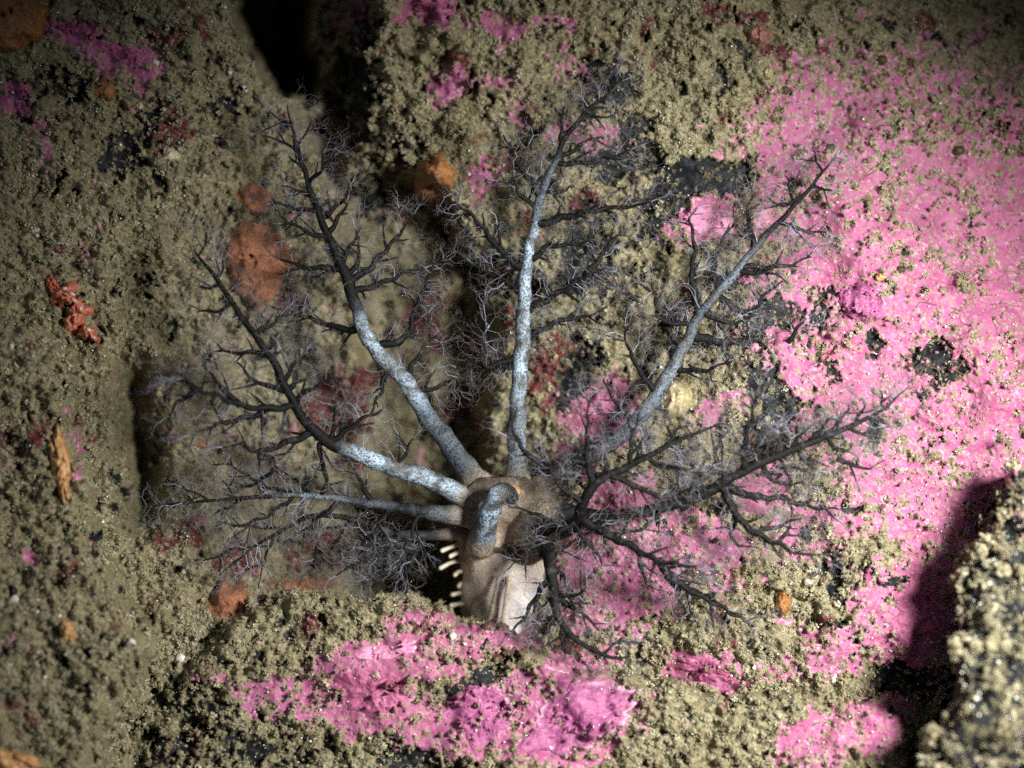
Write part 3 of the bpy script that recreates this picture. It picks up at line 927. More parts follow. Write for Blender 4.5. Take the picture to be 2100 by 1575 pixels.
for i in range(60):
    c = np.array(at(P[i, 0], P[i, 1], P[i, 2] / 100))
    # the section plane: x across, and a second axis that turns from depth to up-the-picture
    a2 = np.array([-.25 * ti[i], math.sin(ti[i] * math.pi / 2), math.cos(ti[i] * math.pi / 2)])
    a2 /= np.linalg.norm(a2)
    wr = 1.06 + .05 * np.sin(th * 5 + i * .3) * (1 if i < 30 else .5) + .04 * np.sin(th * 9 - i * .2)
    for t, w in zip(th, wr):
        p = c + np.array([1, 0, 0]) * math.cos(t) * rx[i] / 100 * w + a2 * math.sin(t) * ry[i] / 100 * w
        V.append(p)
        side = float(sstep(-.75, .35, math.cos(t))) * float(1 - sstep(.30, .55, tt[i]))
        ZN.append((side, float(sstep(.52, .64, tt[i])) * .85, float(sstep(.78, .9, tt[i])), 1))
i = np.arange(60 * ns).reshape(60, ns)
j = np.roll(i, -1, 1)
Q = np.stack([i[:-1], j[:-1], j[1:], i[1:]], -1).reshape(-1, 4)
V.append(np.array(at(1070, 1038, -1.2)))
ZN.append((0, 1, 1, 1))
T = np.stack([i[-1], j[-1], np.full(ns, len(V) - 1)], -1)
link('body', mesh_from('body', np.array(V), [Q, T], attrs={'zone': np.array(ZN)}), BODY, cuc)

M_FOOT = mat_soft('tube_foot', (0.44, 0.37, 0.27), (0.58, 0.51, 0.40), .2, .4, .3, .02)
FEET = [[(962, 1120, -1.3), (938, 1118, -1.0), (905, 1130, -.8)], [(962, 1128, -1.3), (945, 1130, -1.0), (922, 1142, -.8)], [(962, 1150, -1.5), (930, 1152, -1.2), (902, 1166, -1.0)],
        [(960, 1174, -1.7), (942, 1172, -1.4), (932, 1180, -1.2)], [(960, 1192, -1.8), (946, 1196, -1.6), (940, 1204, -1.5)], [(962, 1212, -1.9), (942, 1216, -1.7), (926, 1220, -1.6)], [(964, 1236, -2.0), (945, 1238, -1.8), (924, 1242, -1.6)],
        [(1024, 1180, -.82), (1013, 1225, -.95), (1002, 1275, -1.3)], [(1044, 1184, -.82), (1037, 1230, -.95), (1028, 1282, -1.3)]]
for k, f in enumerate(FEET):
    C = catmull([at(*p) for p in f], 10)
    r = .044 if k < 7 else .046
    R = np.array([r * 1.15, r, r, r, r * .95, r * .95, r * .95, r, r * 1.15, r * 1.05])
    V, Q, T = tube(C, R, 10)
    link('tube_foot', mesh_from('tube_foot', V, [Q, T]), M_FOOT, cuc)
for px, py, rx_, ry_, zz in [(1112, 1076, 24, 20, -.25), (1053, 1006, 16, 12, -.15)]:
    C = catmull([at(px - rx_, py - 4, zz - .5), at(px, py, zz), at(px + rx_ * .7, py + 6, zz - .25)], 10)
    V, Q, T = tube(C, np.array([.5, .7, .9, 1, 1, 1, .95, .85, .6, .3]) * ry_ / 100, 12)
    link('mouth_papilla', mesh_from('mouth_papilla', V, [Q, T]), S_TAN, cuc)

# tentacles: stem (px, py, depth, half width px, darkness) and traced side branches (px, py ...)
TENT = [
    # T1 up the centre
    (dict(stem=[(1062, 1030, -.7, 30, .5), (1060, 950, -.5, 27, .35), (1060, 880, -.3, 24, .3), (1065, 780, -.1, 22, .08), (1072, 690, 0, 21, .2), (1076, 600, .1, 18, .2), (1082, 530, .15, 16, .05), (1100, 450, .25, 14, .45), (1112, 390, .3, 12, .5), (1140, 330, .4, 9.5, .55), (1155, 290, .45, 7.5, .8), (1200, 232, .5, 6, .9), (1250, 190, .55, 4.5, .95), (1290, 145, .6, 2, 1)],
          br=[[(1098, 400), (1062, 332), (1046, 302), (1033, 280)], [(1096, 432), (1066, 398), (1055, 352)], [(1078, 560), (1036, 522), (1000, 480), (965, 440), (925, 400)], [(1106, 460), (1170, 444), (1220, 430), (1300, 424), (1335, 410)], [(1146, 342), (1200, 336), (1250, 320), (1290, 310)], [(1154, 322), (1190, 300), (1216, 285), (1240, 278)],
              [(1156, 300), (1152, 262), (1157, 222)], [(1204, 240), (1230, 238), (1256, 236)], [(1216, 224), (1240, 219)], [(1076, 640), (1130, 612), (1160, 590), (1192, 570), (1230, 558), (1262, 555)], [(1160, 592), (1210, 552), (1240, 520), (1260, 488), (1290, 464)], [(1080, 690), (1130, 668), (1168, 652), (1205, 648), (1245, 632)],
              [(1062, 755), (1008, 752), (975, 752), (942, 772), (920, 790)], [(1062, 730), (1000, 752), (990, 700), (1000, 672)], [(1076, 600), (1030, 575), (985, 548), (960, 530)], [(1110, 400), (1140, 396), (1170, 380)], [(1250, 190), (1258, 165), (1262, 150)], [(1082, 540), (1130, 505), (1190, 500), (1220, 482)]])),
    # T2 upper left
    (dict(stem=[(1010, 1020, -.8, 30, .5), (965, 975, -.6, 30, .5), (920, 910, -.35, 28, .5), (870, 845, -.1, 25, .48), (830, 780, .1, 22, .12), (780, 730, .25, 20, .02), (748, 682, .35, 19, .15), (727, 620, .4, 17, .65), (707, 560, .5, 14, .85), (680, 500, .6, 11, .95), (655, 440, .65, 9.5, 1), (640, 400, .7, 8, 1), (624, 350, .75, 6.5, 1), (606, 300, .8, 5, 1), (598, 255, .85, 3.5, 1), (588, 215, .9, 1.5, 1)],
          br=[[(642, 402), (618, 390), (598, 385), (580, 383)], [(648, 432), (610, 430), (585, 422), (550, 414)], [(668, 492), (640, 480), (604, 460), (580, 456)], [(694, 552), (650, 548), (610, 545), (585, 535), (555, 524)], [(672, 476), (698, 442), (716, 402)], [(712, 575), (745, 560), (780, 528), (815, 482), (850, 442)], [(728, 565), (738, 520), (728, 470)],
              [(632, 380), (655, 350), (668, 306)], [(608, 310), (580, 292), (552, 280)], [(744, 684), (700, 672), (650, 660), (600, 640), (562, 628)], [(770, 715), (830, 690), (852, 640), (872, 582), (892, 540)], [(840, 790), (850, 740), (880, 700), (910, 680)], [(800, 745), (780, 800), (760, 850)], [(720, 600), (780, 580), (830, 560), (870, 550)],
              [(612, 320), (620, 280), (640, 250)], [(850, 812), (900, 790), (950, 770)], [(660, 450), (690, 425), (720, 380)], [(700, 545), (720, 500), (735, 465)], [(600, 262), (575, 245), (556, 232)], [(624, 345), (600, 330), (590, 318)]])),
    # T3 left, crossing in front, dark
    (dict(stem=[(1000, 1035, -.75, 27, .45), (950, 1018, -.5, 25, .35), (900, 992, -.15, 25, .12), (850, 972, .2, 24, .08), (780, 950, .6, 22, .12), (722, 925, 1.0, 20, .3), (672, 905, 1.4, 17, .8), (630, 868, 1.7, 14, 1), (596, 815, 1.9, 12, 1), (568, 755, 2.0, 10.5, 1), (542, 715, 2.0, 9.5, .9), (500, 656, 2.0, 8.5, 1), (472, 616, 2.0, 7.5, 1), (450, 580, 2.0, 6.5, 1), (418, 540, 2.0, 4.5, 1), (398, 512, 2.0, 2, 1)],
          br=[[(606, 838), (560, 835), (500, 834), (440, 808), (402, 796), (376, 776), (342, 780)], [(490, 832), (446, 785), (424, 755), (414, 732)], [(406, 798), (365, 828), (338, 858)], [(400, 796), (376, 776), (372, 758)], [(560, 838), (480, 862), (432, 876), (390, 890)], [(650, 888), (590, 905), (530, 928), (500, 912), (458, 914)], [(672, 908), (705, 888), (740, 860), (790, 842)], [(676, 900), (688, 862), (684, 828)],
              [(590, 800), (548, 792), (515, 772), (485, 742)], [(606, 826), (645, 795), (690, 770)], [(592, 806), (608, 770), (620, 718)], [(502, 658), (518, 632), (524, 612)], [(478, 626), (440, 640), (402, 638)], [(544, 722), (505, 722), (470, 724), (438, 720)], [(566, 752), (562, 710), (568, 680)], [(786, 980), (810, 960), (832, 925), (846, 902)], [(655, 900), (660, 950), (672, 1000)],
              [(452, 584), (430, 588), (412, 590)], [(446, 574), (456, 552), (460, 536)], [(580, 780), (610, 742), (640, 718)], [(530, 930), (560, 950), (540, 985), (480, 1000)], [(412, 532), (420, 500), (425, 480)], [(520, 688), (560, 660), (580, 640)]])),
    # T4 left, low and nearly level
    (dict(stem=[(1000, 1060, -.8, 28, .5), (950, 1058, -.55, 25, .45), (890, 1052, -.25, 21, .55), (830, 1043, 0, 16, .65), (760, 1032, .2, 12, .55), (690, 1022, .35, 9, .5), (600, 1015, .5, 7, .4), (520, 1020, .6, 6, .9), (440, 1026, .7, 4.5, 1), (370, 1032, .75, 3.5, 1), (300, 1036, .8, 1.5, .8)],
          br=[[(662, 1018), (668, 975), (660, 940)], [(600, 1016), (540, 995), (480, 960), (440, 950)], [(700, 1025), (660, 1060), (620, 1090)], [(520, 1020), (470, 1040), (420, 1060)], [(600, 1016), (560, 1050), (500, 1075), (450, 1080)], [(760, 1030), (740, 990), (720, 950)], [(800, 1040), (770, 1085), (740, 1120)], [(440, 1026), (400, 1010), (370, 1000)], [(850, 1045), (845, 1090), (830, 1130)], [(640, 1018), (600, 980), (560, 960)], [(480, 1022), (470, 1000), (455, 985)]])),
    # T5 low left, pale fan over the dark hole
    (dict(stem=[(990, 1085, -.85, 24, .5), (940, 1092, -.9, 17, .6), (880, 1098, -.8, 13, .65), (800, 1092, -.6, 9, .6), (720, 1064, -.1, 8, .7), (640, 1058, .1, 6, .95), (580, 1088, .2, 5, 1), (520, 1122, .3, 4, .9), (450, 1180, .4, 1.5, .6)],
          br=[[(860, 1095), (800, 1130), (740, 1150), (690, 1180)], [(800, 1088), (770, 1130), (720, 1170)], [(720, 1064), (690, 1110), (660, 1150), (620, 1185)], [(640, 1060), (650, 1110), (640, 1160)], [(580, 1088), (520, 1080), (460, 1075)], [(880, 1096), (850, 1140), (830, 1180)], [(840, 1092), (780, 1180), (720, 1200)], [(560, 1100), (540, 1150), (490, 1180)], [(760, 1076), (730, 1040), (700, 1010)], [(520, 1122), (470, 1130), (420, 1150)]])),
    # T6 the short front tentacle, curled over into the mouth; its blue highlight is painted as a pale middle
    (dict(stem=[(986, 1122, -.75, 38, .35), (990, 1098, -.35, 34, .35), (999, 1064, .15, 29, .05), (1011, 1032, .50, 25, .05), (1024, 1010, .60, 23, .4), (1036, 1006, .38, 21, .55), (1046, 1014, -.1, 19, .6), (1050, 1026, -.6, 15, .6), (1052, 1036, -1.3, 12, .6)], br=[])),
    # T7 upper right
    (dict(stem=[(1080, 1035, -.8, 28, .5), (1130, 985, -.5, 26, .6), (1210, 935, -.2, 24, .6), (1285, 885, .1, 21, .55), (1332, 830, .3, 20, .48), (1370, 770, .45, 18, .42), (1402, 712, .6, 16, .45), (1435, 645, .75, 13.5, .55), (1480, 592, .9, 13, .5), (1522, 542, 1.0, 11, .5), (1562, 492, 1.1, 9, .6), (1610, 442, 1.2, 7, .8), (1650, 398, 1.3, 5.5, .9), (1690, 350, 1.35, 4, .7), (1722, 310, 1.4, 1.8, .3)],
          br=[[(1342, 802), (1312, 762), (1292, 722), (1280, 668)], [(1432, 694), (1500, 701), (1580, 695), (1645, 702), (1712, 706)], [(1615, 698), (1632, 678), (1652, 655)], [(1428, 650), (1420, 575), (1424, 505), (1416, 452), (1428, 428)], [(1526, 546), (1570, 550), (1610, 544), (1662, 528)], [(1520, 560), (1570, 562), (1605, 556)], [(1470, 600), (1462, 540), (1490, 482), (1512, 444)], [(1542, 515), (1538, 470), (1536, 425), (1546, 380)],
              [(1624, 420), (1620, 385), (1621, 352)], [(1668, 380), (1690, 390), (1714, 393)], [(1604, 452), (1650, 472), (1705, 482)], [(1690, 352), (1672, 325), (1665, 300)], [(1470, 610), (1530, 640), (1570, 605), (1605, 578)], [(1400, 720), (1350, 640), (1340, 600), (1300, 575)], [(1380, 755), (1440, 760), (1500, 740)], [(1640, 408), (1600, 420), (1570, 400)], [(1420, 670), (1370, 660), (1330, 640)], [(1300, 870), (1260, 820), (1240, 780)], [(1440, 640), (1480, 660), (1540, 655)]])),
    # T8 right, dark, in front
    (dict(stem=[(1085, 1070, -.7, 30, .55), (1115, 1085, -.1, 26, .7), (1150, 1088, .8, 22, .9), (1182, 1070, 1.5, 18, 1), (1194, 1040, 1.9, 15, 1), (1208, 1005, 2.1, 14, 1), (1240, 978, 2.2, 12, .95), (1282, 960, 2.3, 10, .85), (1320, 940, 2.4, 9, 1), (1362, 918, 2.5, 7.5, 1), (1402, 898, 2.55, 6, 1), (1440, 884, 2.6, 4.5, 1), (1482, 868, 2.65, 2, .9)],
          br=[[(1212, 1000), (1205, 935), (1204, 880), (1210, 818)], [(1188, 1030), (1155, 1002), (1132, 972), (1120, 930)], [(1186, 1060), (1150, 1092), (1118, 1112)], [(1196, 1062), (1250, 1098), (1305, 1128), (1350, 1150), (1400, 1160), (1462, 1166)], [(1192, 1072), (1202, 1110), (1222, 1135), (1242, 1168)], [(1250, 980), (1312, 1002), (1362, 1018), (1400, 1008), (1430, 1000)], [(1292, 956), (1292, 915), (1312, 850)], [(1300, 950), (1315, 910), (1322, 872)], [(1350, 1150), (1380, 1185), (1430, 1220), (1482, 1246), (1548, 1282)],
              [(1350, 1150), (1385, 1200), (1420, 1210), (1462, 1228)], [(1226, 990), (1245, 960), (1238, 930)], [(1362, 918), (1392, 880), (1420, 865)], [(1412, 1006), (1435, 965), (1445, 945)], [(1130, 970), (1080, 930), (1062, 900), (1040, 860)], [(1310, 1130), (1318, 1170), (1330, 1210)], [(1240, 985), (1200, 960), (1170, 950)], [(1330, 936), (1370, 960), (1420, 965)], [(1150, 1090), (1110, 1060), (1070, 1050)], [(1250, 1098), (1290, 1090), (1340, 1075)]])),
    # T9 far right, dark
    (dict(stem=[(1085, 1045, -.75, 28, .5), (1150, 1050, -.2, 24, .6), (1230, 1060, .5, 19, .72), (1310, 1052, 1.1, 16, .75), (1380, 1035, 1.5, 15, .75), (1440, 1015, 1.8, 15, .7), (1478, 992, 2.0, 15, .95), (1520, 968, 2.1, 13, .85), (1568, 946, 2.15, 12.5, 1), (1625, 922, 2.2, 11, 1), (1700, 893, 2.3, 8.5, 1), (1752, 870, 2.35, 7, 1), (1802, 846, 2.4, 5, 1), (1835, 818, 2.4, 3.5, 1), (1862, 795, 2.4, 1.5, .8)],
          br=[[(1490, 985), (1470, 942), (1476, 900), (1480, 868)], [(1526, 965), (1528, 905), (1545, 840), (1560, 782)], [(1600, 932), (1600, 895), (1612, 868)], [(1630, 920), (1634, 890), (1640, 866)], [(1692, 896), (1725, 862), (1742, 828)], [(1690, 900), (1720, 922), (1748, 924)], [(1598, 944), (1612, 965), (1624, 988)], [(1742, 876), (1772, 892), (1800, 896)], [(1812, 840), (1808, 822), (1810, 800)], [(1782, 858), (1806, 866), (1824, 872)], [(1484, 1000), (1510, 1055), (1546, 1090), (1592, 1114), (1640, 1136), (1682, 1134)],
              [(1486, 1004), (1540, 1018), (1600, 1020), (1660, 1040), (1720, 1042)], [(1370, 1030), (1340, 1062), (1320, 1080)], [(1600, 1112), (1612, 1090), (1625, 1080)], [(1545, 1092), (1600, 1080), (1640, 1060)], [(1660, 908), (1690, 870), (1715, 855)], [(1560, 950), (1590, 990), (1650, 990)], [(1720, 938), (1750, 955), (1790, 962)], [(1440, 1012), (1420, 960), (1400, 930)], [(1755, 868), (1768, 845), (1772, 820)], [(1510, 1056), (1500, 1100), (1520, 1130)], [(1640, 918), (1650, 945), (1680, 965)]])),
    # T10 down the front right
    (dict(stem=[(1075, 1085, -.7, 28, .55), (1100, 1105, -.1, 24, .7), (1122, 1128, .8, 19, .95), (1130, 1165, 1.4, 16, .95), (1136, 1215, 1.7, 13.5, .9), (1144, 1262, 1.9, 12, 1), (1160, 1292, 2.0, 9.5, 1), (1188, 1316, 2.1, 7.5, 1), (1225, 1338, 2.15, 6, 1), (1262, 1350, 2.2, 4.5, 1), (1290, 1346, 2.2, 2.5, 1)],
          br=[[(1124, 1128), (1090, 1138), (1066, 1146), (1040, 1145)], [(1144, 1264), (1120, 1290), (1090, 1312)], [(1122, 1178), (1098, 1225), (1080, 1262), (1040, 1302)], [(1146, 1225), (1175, 1218), (1208, 1206)], [(1150, 1225), (1195, 1258), (1232, 1296)], [(1152, 1286), (1154, 1318), (1158, 1350)], [(1128, 1140), (1155, 1120), (1190, 1106)], [(1136, 1240), (1125, 1228), (1120, 1218)], [(1150, 1150), (1158, 1190), (1162, 1222)], [(1238, 1342), (1260, 1320), (1290, 1312)]])),
]


def lace(levels, seed):
    """one dichotomously branching filament tuft: prisms, unit reach"""
    rg = np.random.default_rng(seed)
    segs = []

    def grow(p, d, L, lev):
        e = p + d * L
        segs.append((p, e, lev))
        if lev + 1 >= levels:
            return
        for s in (-1, 1):
            if lev > 1 and rg.random() < .2:
                continue
            ax = rg.normal(0, 1, 3)
            ax -= d * (ax @ d)
            ax /= np.linalg.norm(ax) + 1e-9
            nd = d + ax * s * (0.65 + .5 * rg.random()) + rg.normal(0, .2, 3)
            nd /= np.linalg.norm(nd)
            grow(e, nd, L * (.66 + .16 * rg.random()), lev + 1)
    grow(np.zeros(3), np.array([0, 0, 1.0]), .30, 0)
    V, T, A = [], [], []
    for p, e, lev in segs:
        d = (e - p) / (np.linalg.norm(e - p) + 1e-9)
        a = np.cross(d, [.3, .8, .5])
        a /= np.linalg.norm(a)
        b = np.cross(d, a)
        w0, w1 = .0085 * .58 ** lev + .0010, .0085 * .58 ** (lev + 1) + .0009
        n = len(V)
        if lev >= 4:
            for k in range(3):
                q = k * 2.0944
                V.append(p + (a * math.cos(q) + b * math.sin(q)) * w0 * 1.1)
            V.append(e)
            T += [(n + k, n + (k + 1) % 3, n + 3) for k in range(3)]
            A += [lev / (levels - 1)] * 4
            continue
        for w, c in ((w0, p), (w1, e)):
            for k in range(3):
                q = k * 2.0944
                V.append(c + (a * math.cos(q) + b * math.sin(q)) * w)
        for k in range(3):
            m = (k + 1) % 3
            T += [(n + k, n + m, n + 3 + m), (n + k, n + 3 + m, n + 3 + k)]
        A += [lev / (levels - 1)] * 6
    return np.array(V), np.array(T), np.array(A)


LACE = [lace(7, 40 + k) for k in range(10)]


def frame_to(d, roll):
    d = d / (np.linalg.norm(d) + 1e-9)
    a = np.cross(d, [.31, .21, .92]) if abs(d[2]) < .9 else np.cross(d, [1, 0, 0])
    a /= np.linalg.norm(a)
    b = np.cross(d, a)
    c, s = math.cos(roll), math.sin(roll)
    return np.stack([a * c + b * s, -a * s + b * c, d], 1)


LACE_STEP = 5.8
for ti_, td in enumerate(TENT):
    S = np.array(td['stem'], float)
    n = max(20, int(np.linalg.norm(np.diff(S[:, :2], axis=0), axis=1).sum() / 11))
    D = catmull(np.column_stack([S[:, :2], S[:, 2] * 100, S[:, 3:5] * 20]), n)
    D[:, 3] /= 20
    D[:, 4] /= 20
    sx, sy, sz, sr, sd = D[:, 0], D[:, 1], D[:, 2] / 100, np.clip(D[:, 3], 1, None), np.clip(D[:, 4], 0, 1)
    sz = np.where(sz > 0, sz * .75, sz)
    sx = sx + 1.5 * np.sin(np.arange(n) * .9 + ti_)
    C = atv(sx, sy, sz)
    R = sr * (.77 if ti_ != 5 else .8) / 100 * (H - sz) / H * (1 + .05 * np.sin(np.arange(n) * 1.7 + ti_))
    R = R * (1 + .55 * np.exp(-(np.arange(n) / 5.0) ** 2) * (ti_ != 5))
    V, Q, T = tube(C, R, 16, rough=.035)
    dk = np.concatenate([np.repeat(sd, 16), [sd[0], sd[-1]]])
    arc = np.concatenate([[0], np.cumsum(np.linalg.norm(np.diff(C, axis=0), axis=1))])
    rt = (1 - sstep(.35, 1.1, arc)) * .9 if ti_ != 5 else (1 - sstep(.25, .75, arc))
    rt = np.concatenate([np.repeat(rt, 16), [rt[0], rt[-1]]])
    root = link('tentacle', mesh_from('tentacle', V, [Q, T], attrs={'dark': dk, 'root': rt}), SKIN, cuc)
    fil = []          # (point, direction, size)
    n_st = len(C)
    for i in range(int(n_st * (.30 if ti_ != 5 else 2)), n_st):
        t = i / n_st
        Tn = C[i] - C[i - 1]
        Tn /= np.linalg.norm(Tn)
        for _ in range((random.random() < .75) if t < .5 else 2):
            a = np.array([-Tn[1], Tn[0], 0]) * random.choice((-1, 1)) + np.array([0, 0, random.uniform(-.5, .9)]) + Tn * random.uniform(.1, .9)
            fil.append((C[i], a, random.uniform(.5, .95)))
    for b in td['br']:
        B = np.array(b, float)
        k = int(np.argmin((sx - B[0, 0]) ** 2 + (sy - B[0, 1]) ** 2))
        z0 = sz[k]
        # branches that leave another branch keep the depth of the stem nearest their root
        L = np.linalg.norm(np.diff(B, axis=0), axis=1).sum()
        dz = random.uniform(-.004, .005) * L
        m = len(B)
        zz = z0 + dz * np.linspace(0, 1, m)
        near = math.hypot(sx[k] - B[0, 0], sy[k] - B[0, 1]) < 34
        P = B.copy()
        if near:
            P[0] = (sx[k], sy[k])
        nn = max(8, int(L / 7))
        Dp = catmull(np.column_stack([P, zz * 100]), nn)
        Dp[:, 0] += 2.2 * np.sin(np.arange(nn) * 1.1 + L) + 1.6 * np.sin(np.arange(nn) * .43 + L * 3)
        Dp[:, 1] += 2.2 * np.cos(np.arange(nn) * .9 + L) + 1.6 * np.cos(np.arange(nn) * .37 + L * 2)
        Cb = atv(Dp[:, 0], Dp[:, 1], Dp[:, 2] / 100)
        r0 = min(sr[k] * .66, 4.4 + L * .022)
        Rb = np.linspace(r0, 1.7, nn) ** 1.0 / 100
        Rb = Rb * (1 + .10 * np.sin(np.arange(nn) * 1.9 + L))
        pale = False
        Rb = Rb * (.6 if pale else 1)
        dkb = np.full(nn, .35 if pale else .95)
        dkb[int(nn * .72):] -= np.linspace(0, .6 if random.random() < .5 else .1, nn - int(nn * .72))
        J = Joined()
        Vb, Qb, Tb = tube(Cb, Rb, 7, rough=.03)
        J.add(Vb, Qb, Tb, np.concatenate([np.repeat(dkb, 7), [dkb[0], dkb[-1]]]))
        sgn = random.choice((-1, 1))
        i = 3
        while i < nn - 1:
            Tn = Cb[i + 1] - Cb[i - 1]
            Tn /= np.linalg.norm(Tn) + 1e-9
            sgn = -sgn if random.random() < .8 else sgn
            nrm = np.array([-Tn[1], Tn[0], 0]) * sgn
            an = math.radians(random.uniform(32, 68))
            d = Tn * math.cos(an) + nrm * math.sin(an) + np.array([0, 0, random.uniform(-.45, .55)])
            d /= np.linalg.norm(d)
            Lt = random.uniform(.16, .56) * (1.15 - .5 * i / nn)
            bend = np.cross(d, [0, 0, 1]) * random.uniform(-.25, .25) + Tn * random.uniform(0, .25)
            pts = [Cb[i], Cb[i] + d * Lt * .5 + bend * Lt * .2, Cb[i] + d * Lt + bend * Lt * .7]
            nt = 6
            Ct = catmull(pts, nt)
            Rt = np.linspace(min(Rb[i] * .75, .038), .011, nt)
            dt = .95 if random.random() < .7 else .42
            Vt, Qt, Tt = tube(Ct, Rt, 5)
            J.add(Vt, Qt, Tt, np.concatenate([np.repeat(np.linspace(dkb[i], dt, nt), 5), [dkb[i], dt]]))
            fil.append((Ct[-1], d + bend, random.uniform(.45, .8)))
            fil.append((Ct[-2], d - nrm * .9 + np.array([0, 0, random.uniform(-.5, .8)]), random.uniform(.35, .6)))
            fil.append((Ct[3], d + nrm * .6 + np.array([0, 0, random.uniform(-.5, .6)]), random.uniform(.4, .7)))
            i += random.choice((3, 4, 5, 5, 6))
        link('branch', J.mesh('branch', 'dark'), SKIN, root)
        for i in range(2, nn):
            if random.random() < 7.0 / LACE_STEP:
                Tn = Cb[i] - Cb[i - 1]
                Tn /= np.linalg.norm(Tn) + 1e-9
                a = np.array([-Tn[1], Tn[0], 0]) * random.choice((-1, 1)) + np.array([0, 0, random.uniform(-.8, .9)]) + Tn * random.uniform(.1, 1.0)
                fil.append((Cb[i], a, random.uniform(.4, .85)))
        fil.append((Cb[-1], Cb[-1] - Cb[-3], .75))
        fil.append((Cb[-1], Cb[-1] - Cb[-3] + np.array([.02, .03, .05]), .6))
    if fil:
        VV, TT, AA, PP, n0 = [], [], [], [], 0
        for p, d, s in fil:
            lv, lt, la = LACE[random.randrange(len(LACE))]
            VV.append(lv * s @ frame_to(np.asarray(d, float), random.uniform(0, 6.28)).T + p)
            TT.append(lt + n0)
            AA.append(la)
            PP.append(np.full(len(la), random.choice((0, 0, 0, .3, .5, 1.0))))
            n0 += len(lv)
        link('filaments', mesh_from('filaments', np.concatenate(VV), np.concatenate(TT), False, {'tip': np.concatenate(AA), 'pale': np.concatenate(PP)}), FIL, root, kind='stuff')


# ---------------------------------------------------------------- silt turf, sand grains and threads (nobody could count them)
def proto_crumb(seed, bits=13):
    rg = np.random.default_rng(seed)
    V, T = [], []
    for k in range(bits):
        c = rg.normal(0, 1, 3)
        c = c / np.linalg.norm(c) * rg.random() ** .4
        c[2] *= .75
        r = .17 + .22 * rg.random()
        ax = np.linalg.qr(rg.normal(0, 1, (3, 3)))[0]
        o = np.array([(1, 0, 0), (-1, 0, 0), (0, 1, 0), (0, -1, 0), (0, 0, 1), (0, 0, -1)], float) * r * (0.5 + 1.2 * rg.random((6, 1)))
        n = len(V) * 1
        V += list(o @ ax.T + c)
        T += [(n + a, n + b, n + c_) for a, b, c_ in ((0, 2, 4), (2, 1, 4), (1, 3, 4), (3, 0, 4), (2, 0, 5), (1, 2, 5), (3, 1, 5), (0, 3, 5))]
    return mesh_from('crumb', np.array(V), np.array(T), False)


def proto_tuft(seed):
    rg = np.random.default_rng(seed)
    J = Joined()
    for k in range(9):
        d = np.array([rg.normal(0, .6), rg.normal(0, .6), 1.0])
        d /= np.linalg.norm(d)
        L = .7 + .9 * rg.random()
        p0, p1 = np.array([rg.normal(0, .15), rg.normal(0, .15), -.2]), d * L
        J.add(*tube(catmull([p0, p0 * .5 + p1 * .5 + rg.normal(0, .12, 3), p1], 4), np.array([.08, .07, .06, .04]), 3))
        for q in range(3):
            s = p0 + (p1 - p0) * (.4 + .2 * q)
            e = s + (d * .5 + rg.normal(0, .6, 3)) * .4
            J.add(*tube(catmull([s, e], 3), np.array([.055, .05, .035]), 3))
    return J.mesh('tuft', smooth=False)


def proto_grain(seed):
    rg = np.random.default_rng(seed)
    o = np.array([(1, 0, 0), (-1, 0, 0), (0, 1, 0), (0, -1, 0), (0, 0, 1), (0, 0, -1)], float) * (0.6 + .8 * rg.random((6, 1)))
    return mesh_from('grain', o, np.array([(0, 2, 4), (2, 1, 4), (1, 3, 4), (3, 0, 4), (2, 0, 5), (1, 2, 5), (3, 1, 5), (0, 3, 5)]), False)


def proto_thread(seed):
    rg = np.random.default_rng(seed)
    P = [np.zeros(3)]
    d = np.array([rg.normal(), rg.normal(), .5])
    for k in range(5):
        d = d / np.linalg.norm(d) + rg.normal(0, .4, 3)
        P.append(P[-1] + d / np.linalg.norm(d) * .22)
    return_mesh = Joined()
    return_mesh.add(*tube(catmull(P, 12), np.full(12, .012), 3))
    return return_mesh.mesh('thread', smooth=False)


def scatter(name, pts, rot, scl, idx, protos, mat, label, cat):
    ng = bpy.data.node_groups.new(name, 'GeometryNodeTree')
    ng.interface.new_socket('Geometry', in_out='INPUT', socket_type='NodeSocketGeometry')
    ng.interface.new_socket('Geometry', in_out='OUTPUT', socket_type='NodeSocketGeometry')
    gi, go = ng.nodes.new('NodeGroupInput'), ng.nodes.new('NodeGroupOutput')
    iop, jn = ng.nodes.new('GeometryNodeInstanceOnPoints'), ng.nodes.new('GeometryNodeJoinGeometry')
    for me in protos:
        me.materials.append(mat)
        po = bpy.data.objects.new(me.name, me)
        oi = ng.nodes.new('GeometryNodeObjectInfo')
        oi.inputs['Object'].default_value = po
        oi.inputs['As Instance'].default_value = False
        g2 = ng.nodes.new('GeometryNodeGeometryToInstance')
        ng.links.new(oi.outputs['Geometry'], g2.inputs[0])
        ng.links.new(g2.outputs[0], jn.inputs[0])
    ng.links.new(gi.outputs[0], iop.inputs['Points'])
    ng.links.new(jn.outputs[0], iop.inputs['Instance'])
    iop.inputs['Pick Instance'].default_value = True
    for nm, typ, sock in (('idx', 'INT', 'Instance Index'), ('rot', 'FLOAT_VECTOR', 'Rotation'), ('scl', 'FLOAT_VECTOR', 'Scale')):
        na = ng.nodes.new('GeometryNodeInputNamedAttribute')
        na.data_type = typ
        na.inputs[0].default_value = nm
        ng.links.new(na.outputs[0], iop.inputs[sock])
    ng.links.new(iop.outputs[0], go.inputs[0])
    me = mesh_from(name, pts, [], attrs={'rot': rot, 'scl': scl})
    me.attributes.new('idx', 'INT', 'POINT').data.foreach_set('value', np.asarray(idx, np.int32))
    o = link(name, me, mat, label=label, cat=cat, kind='stuff')
    o.modifiers.new('scatter', 'NODES').node_group = ng
    return o


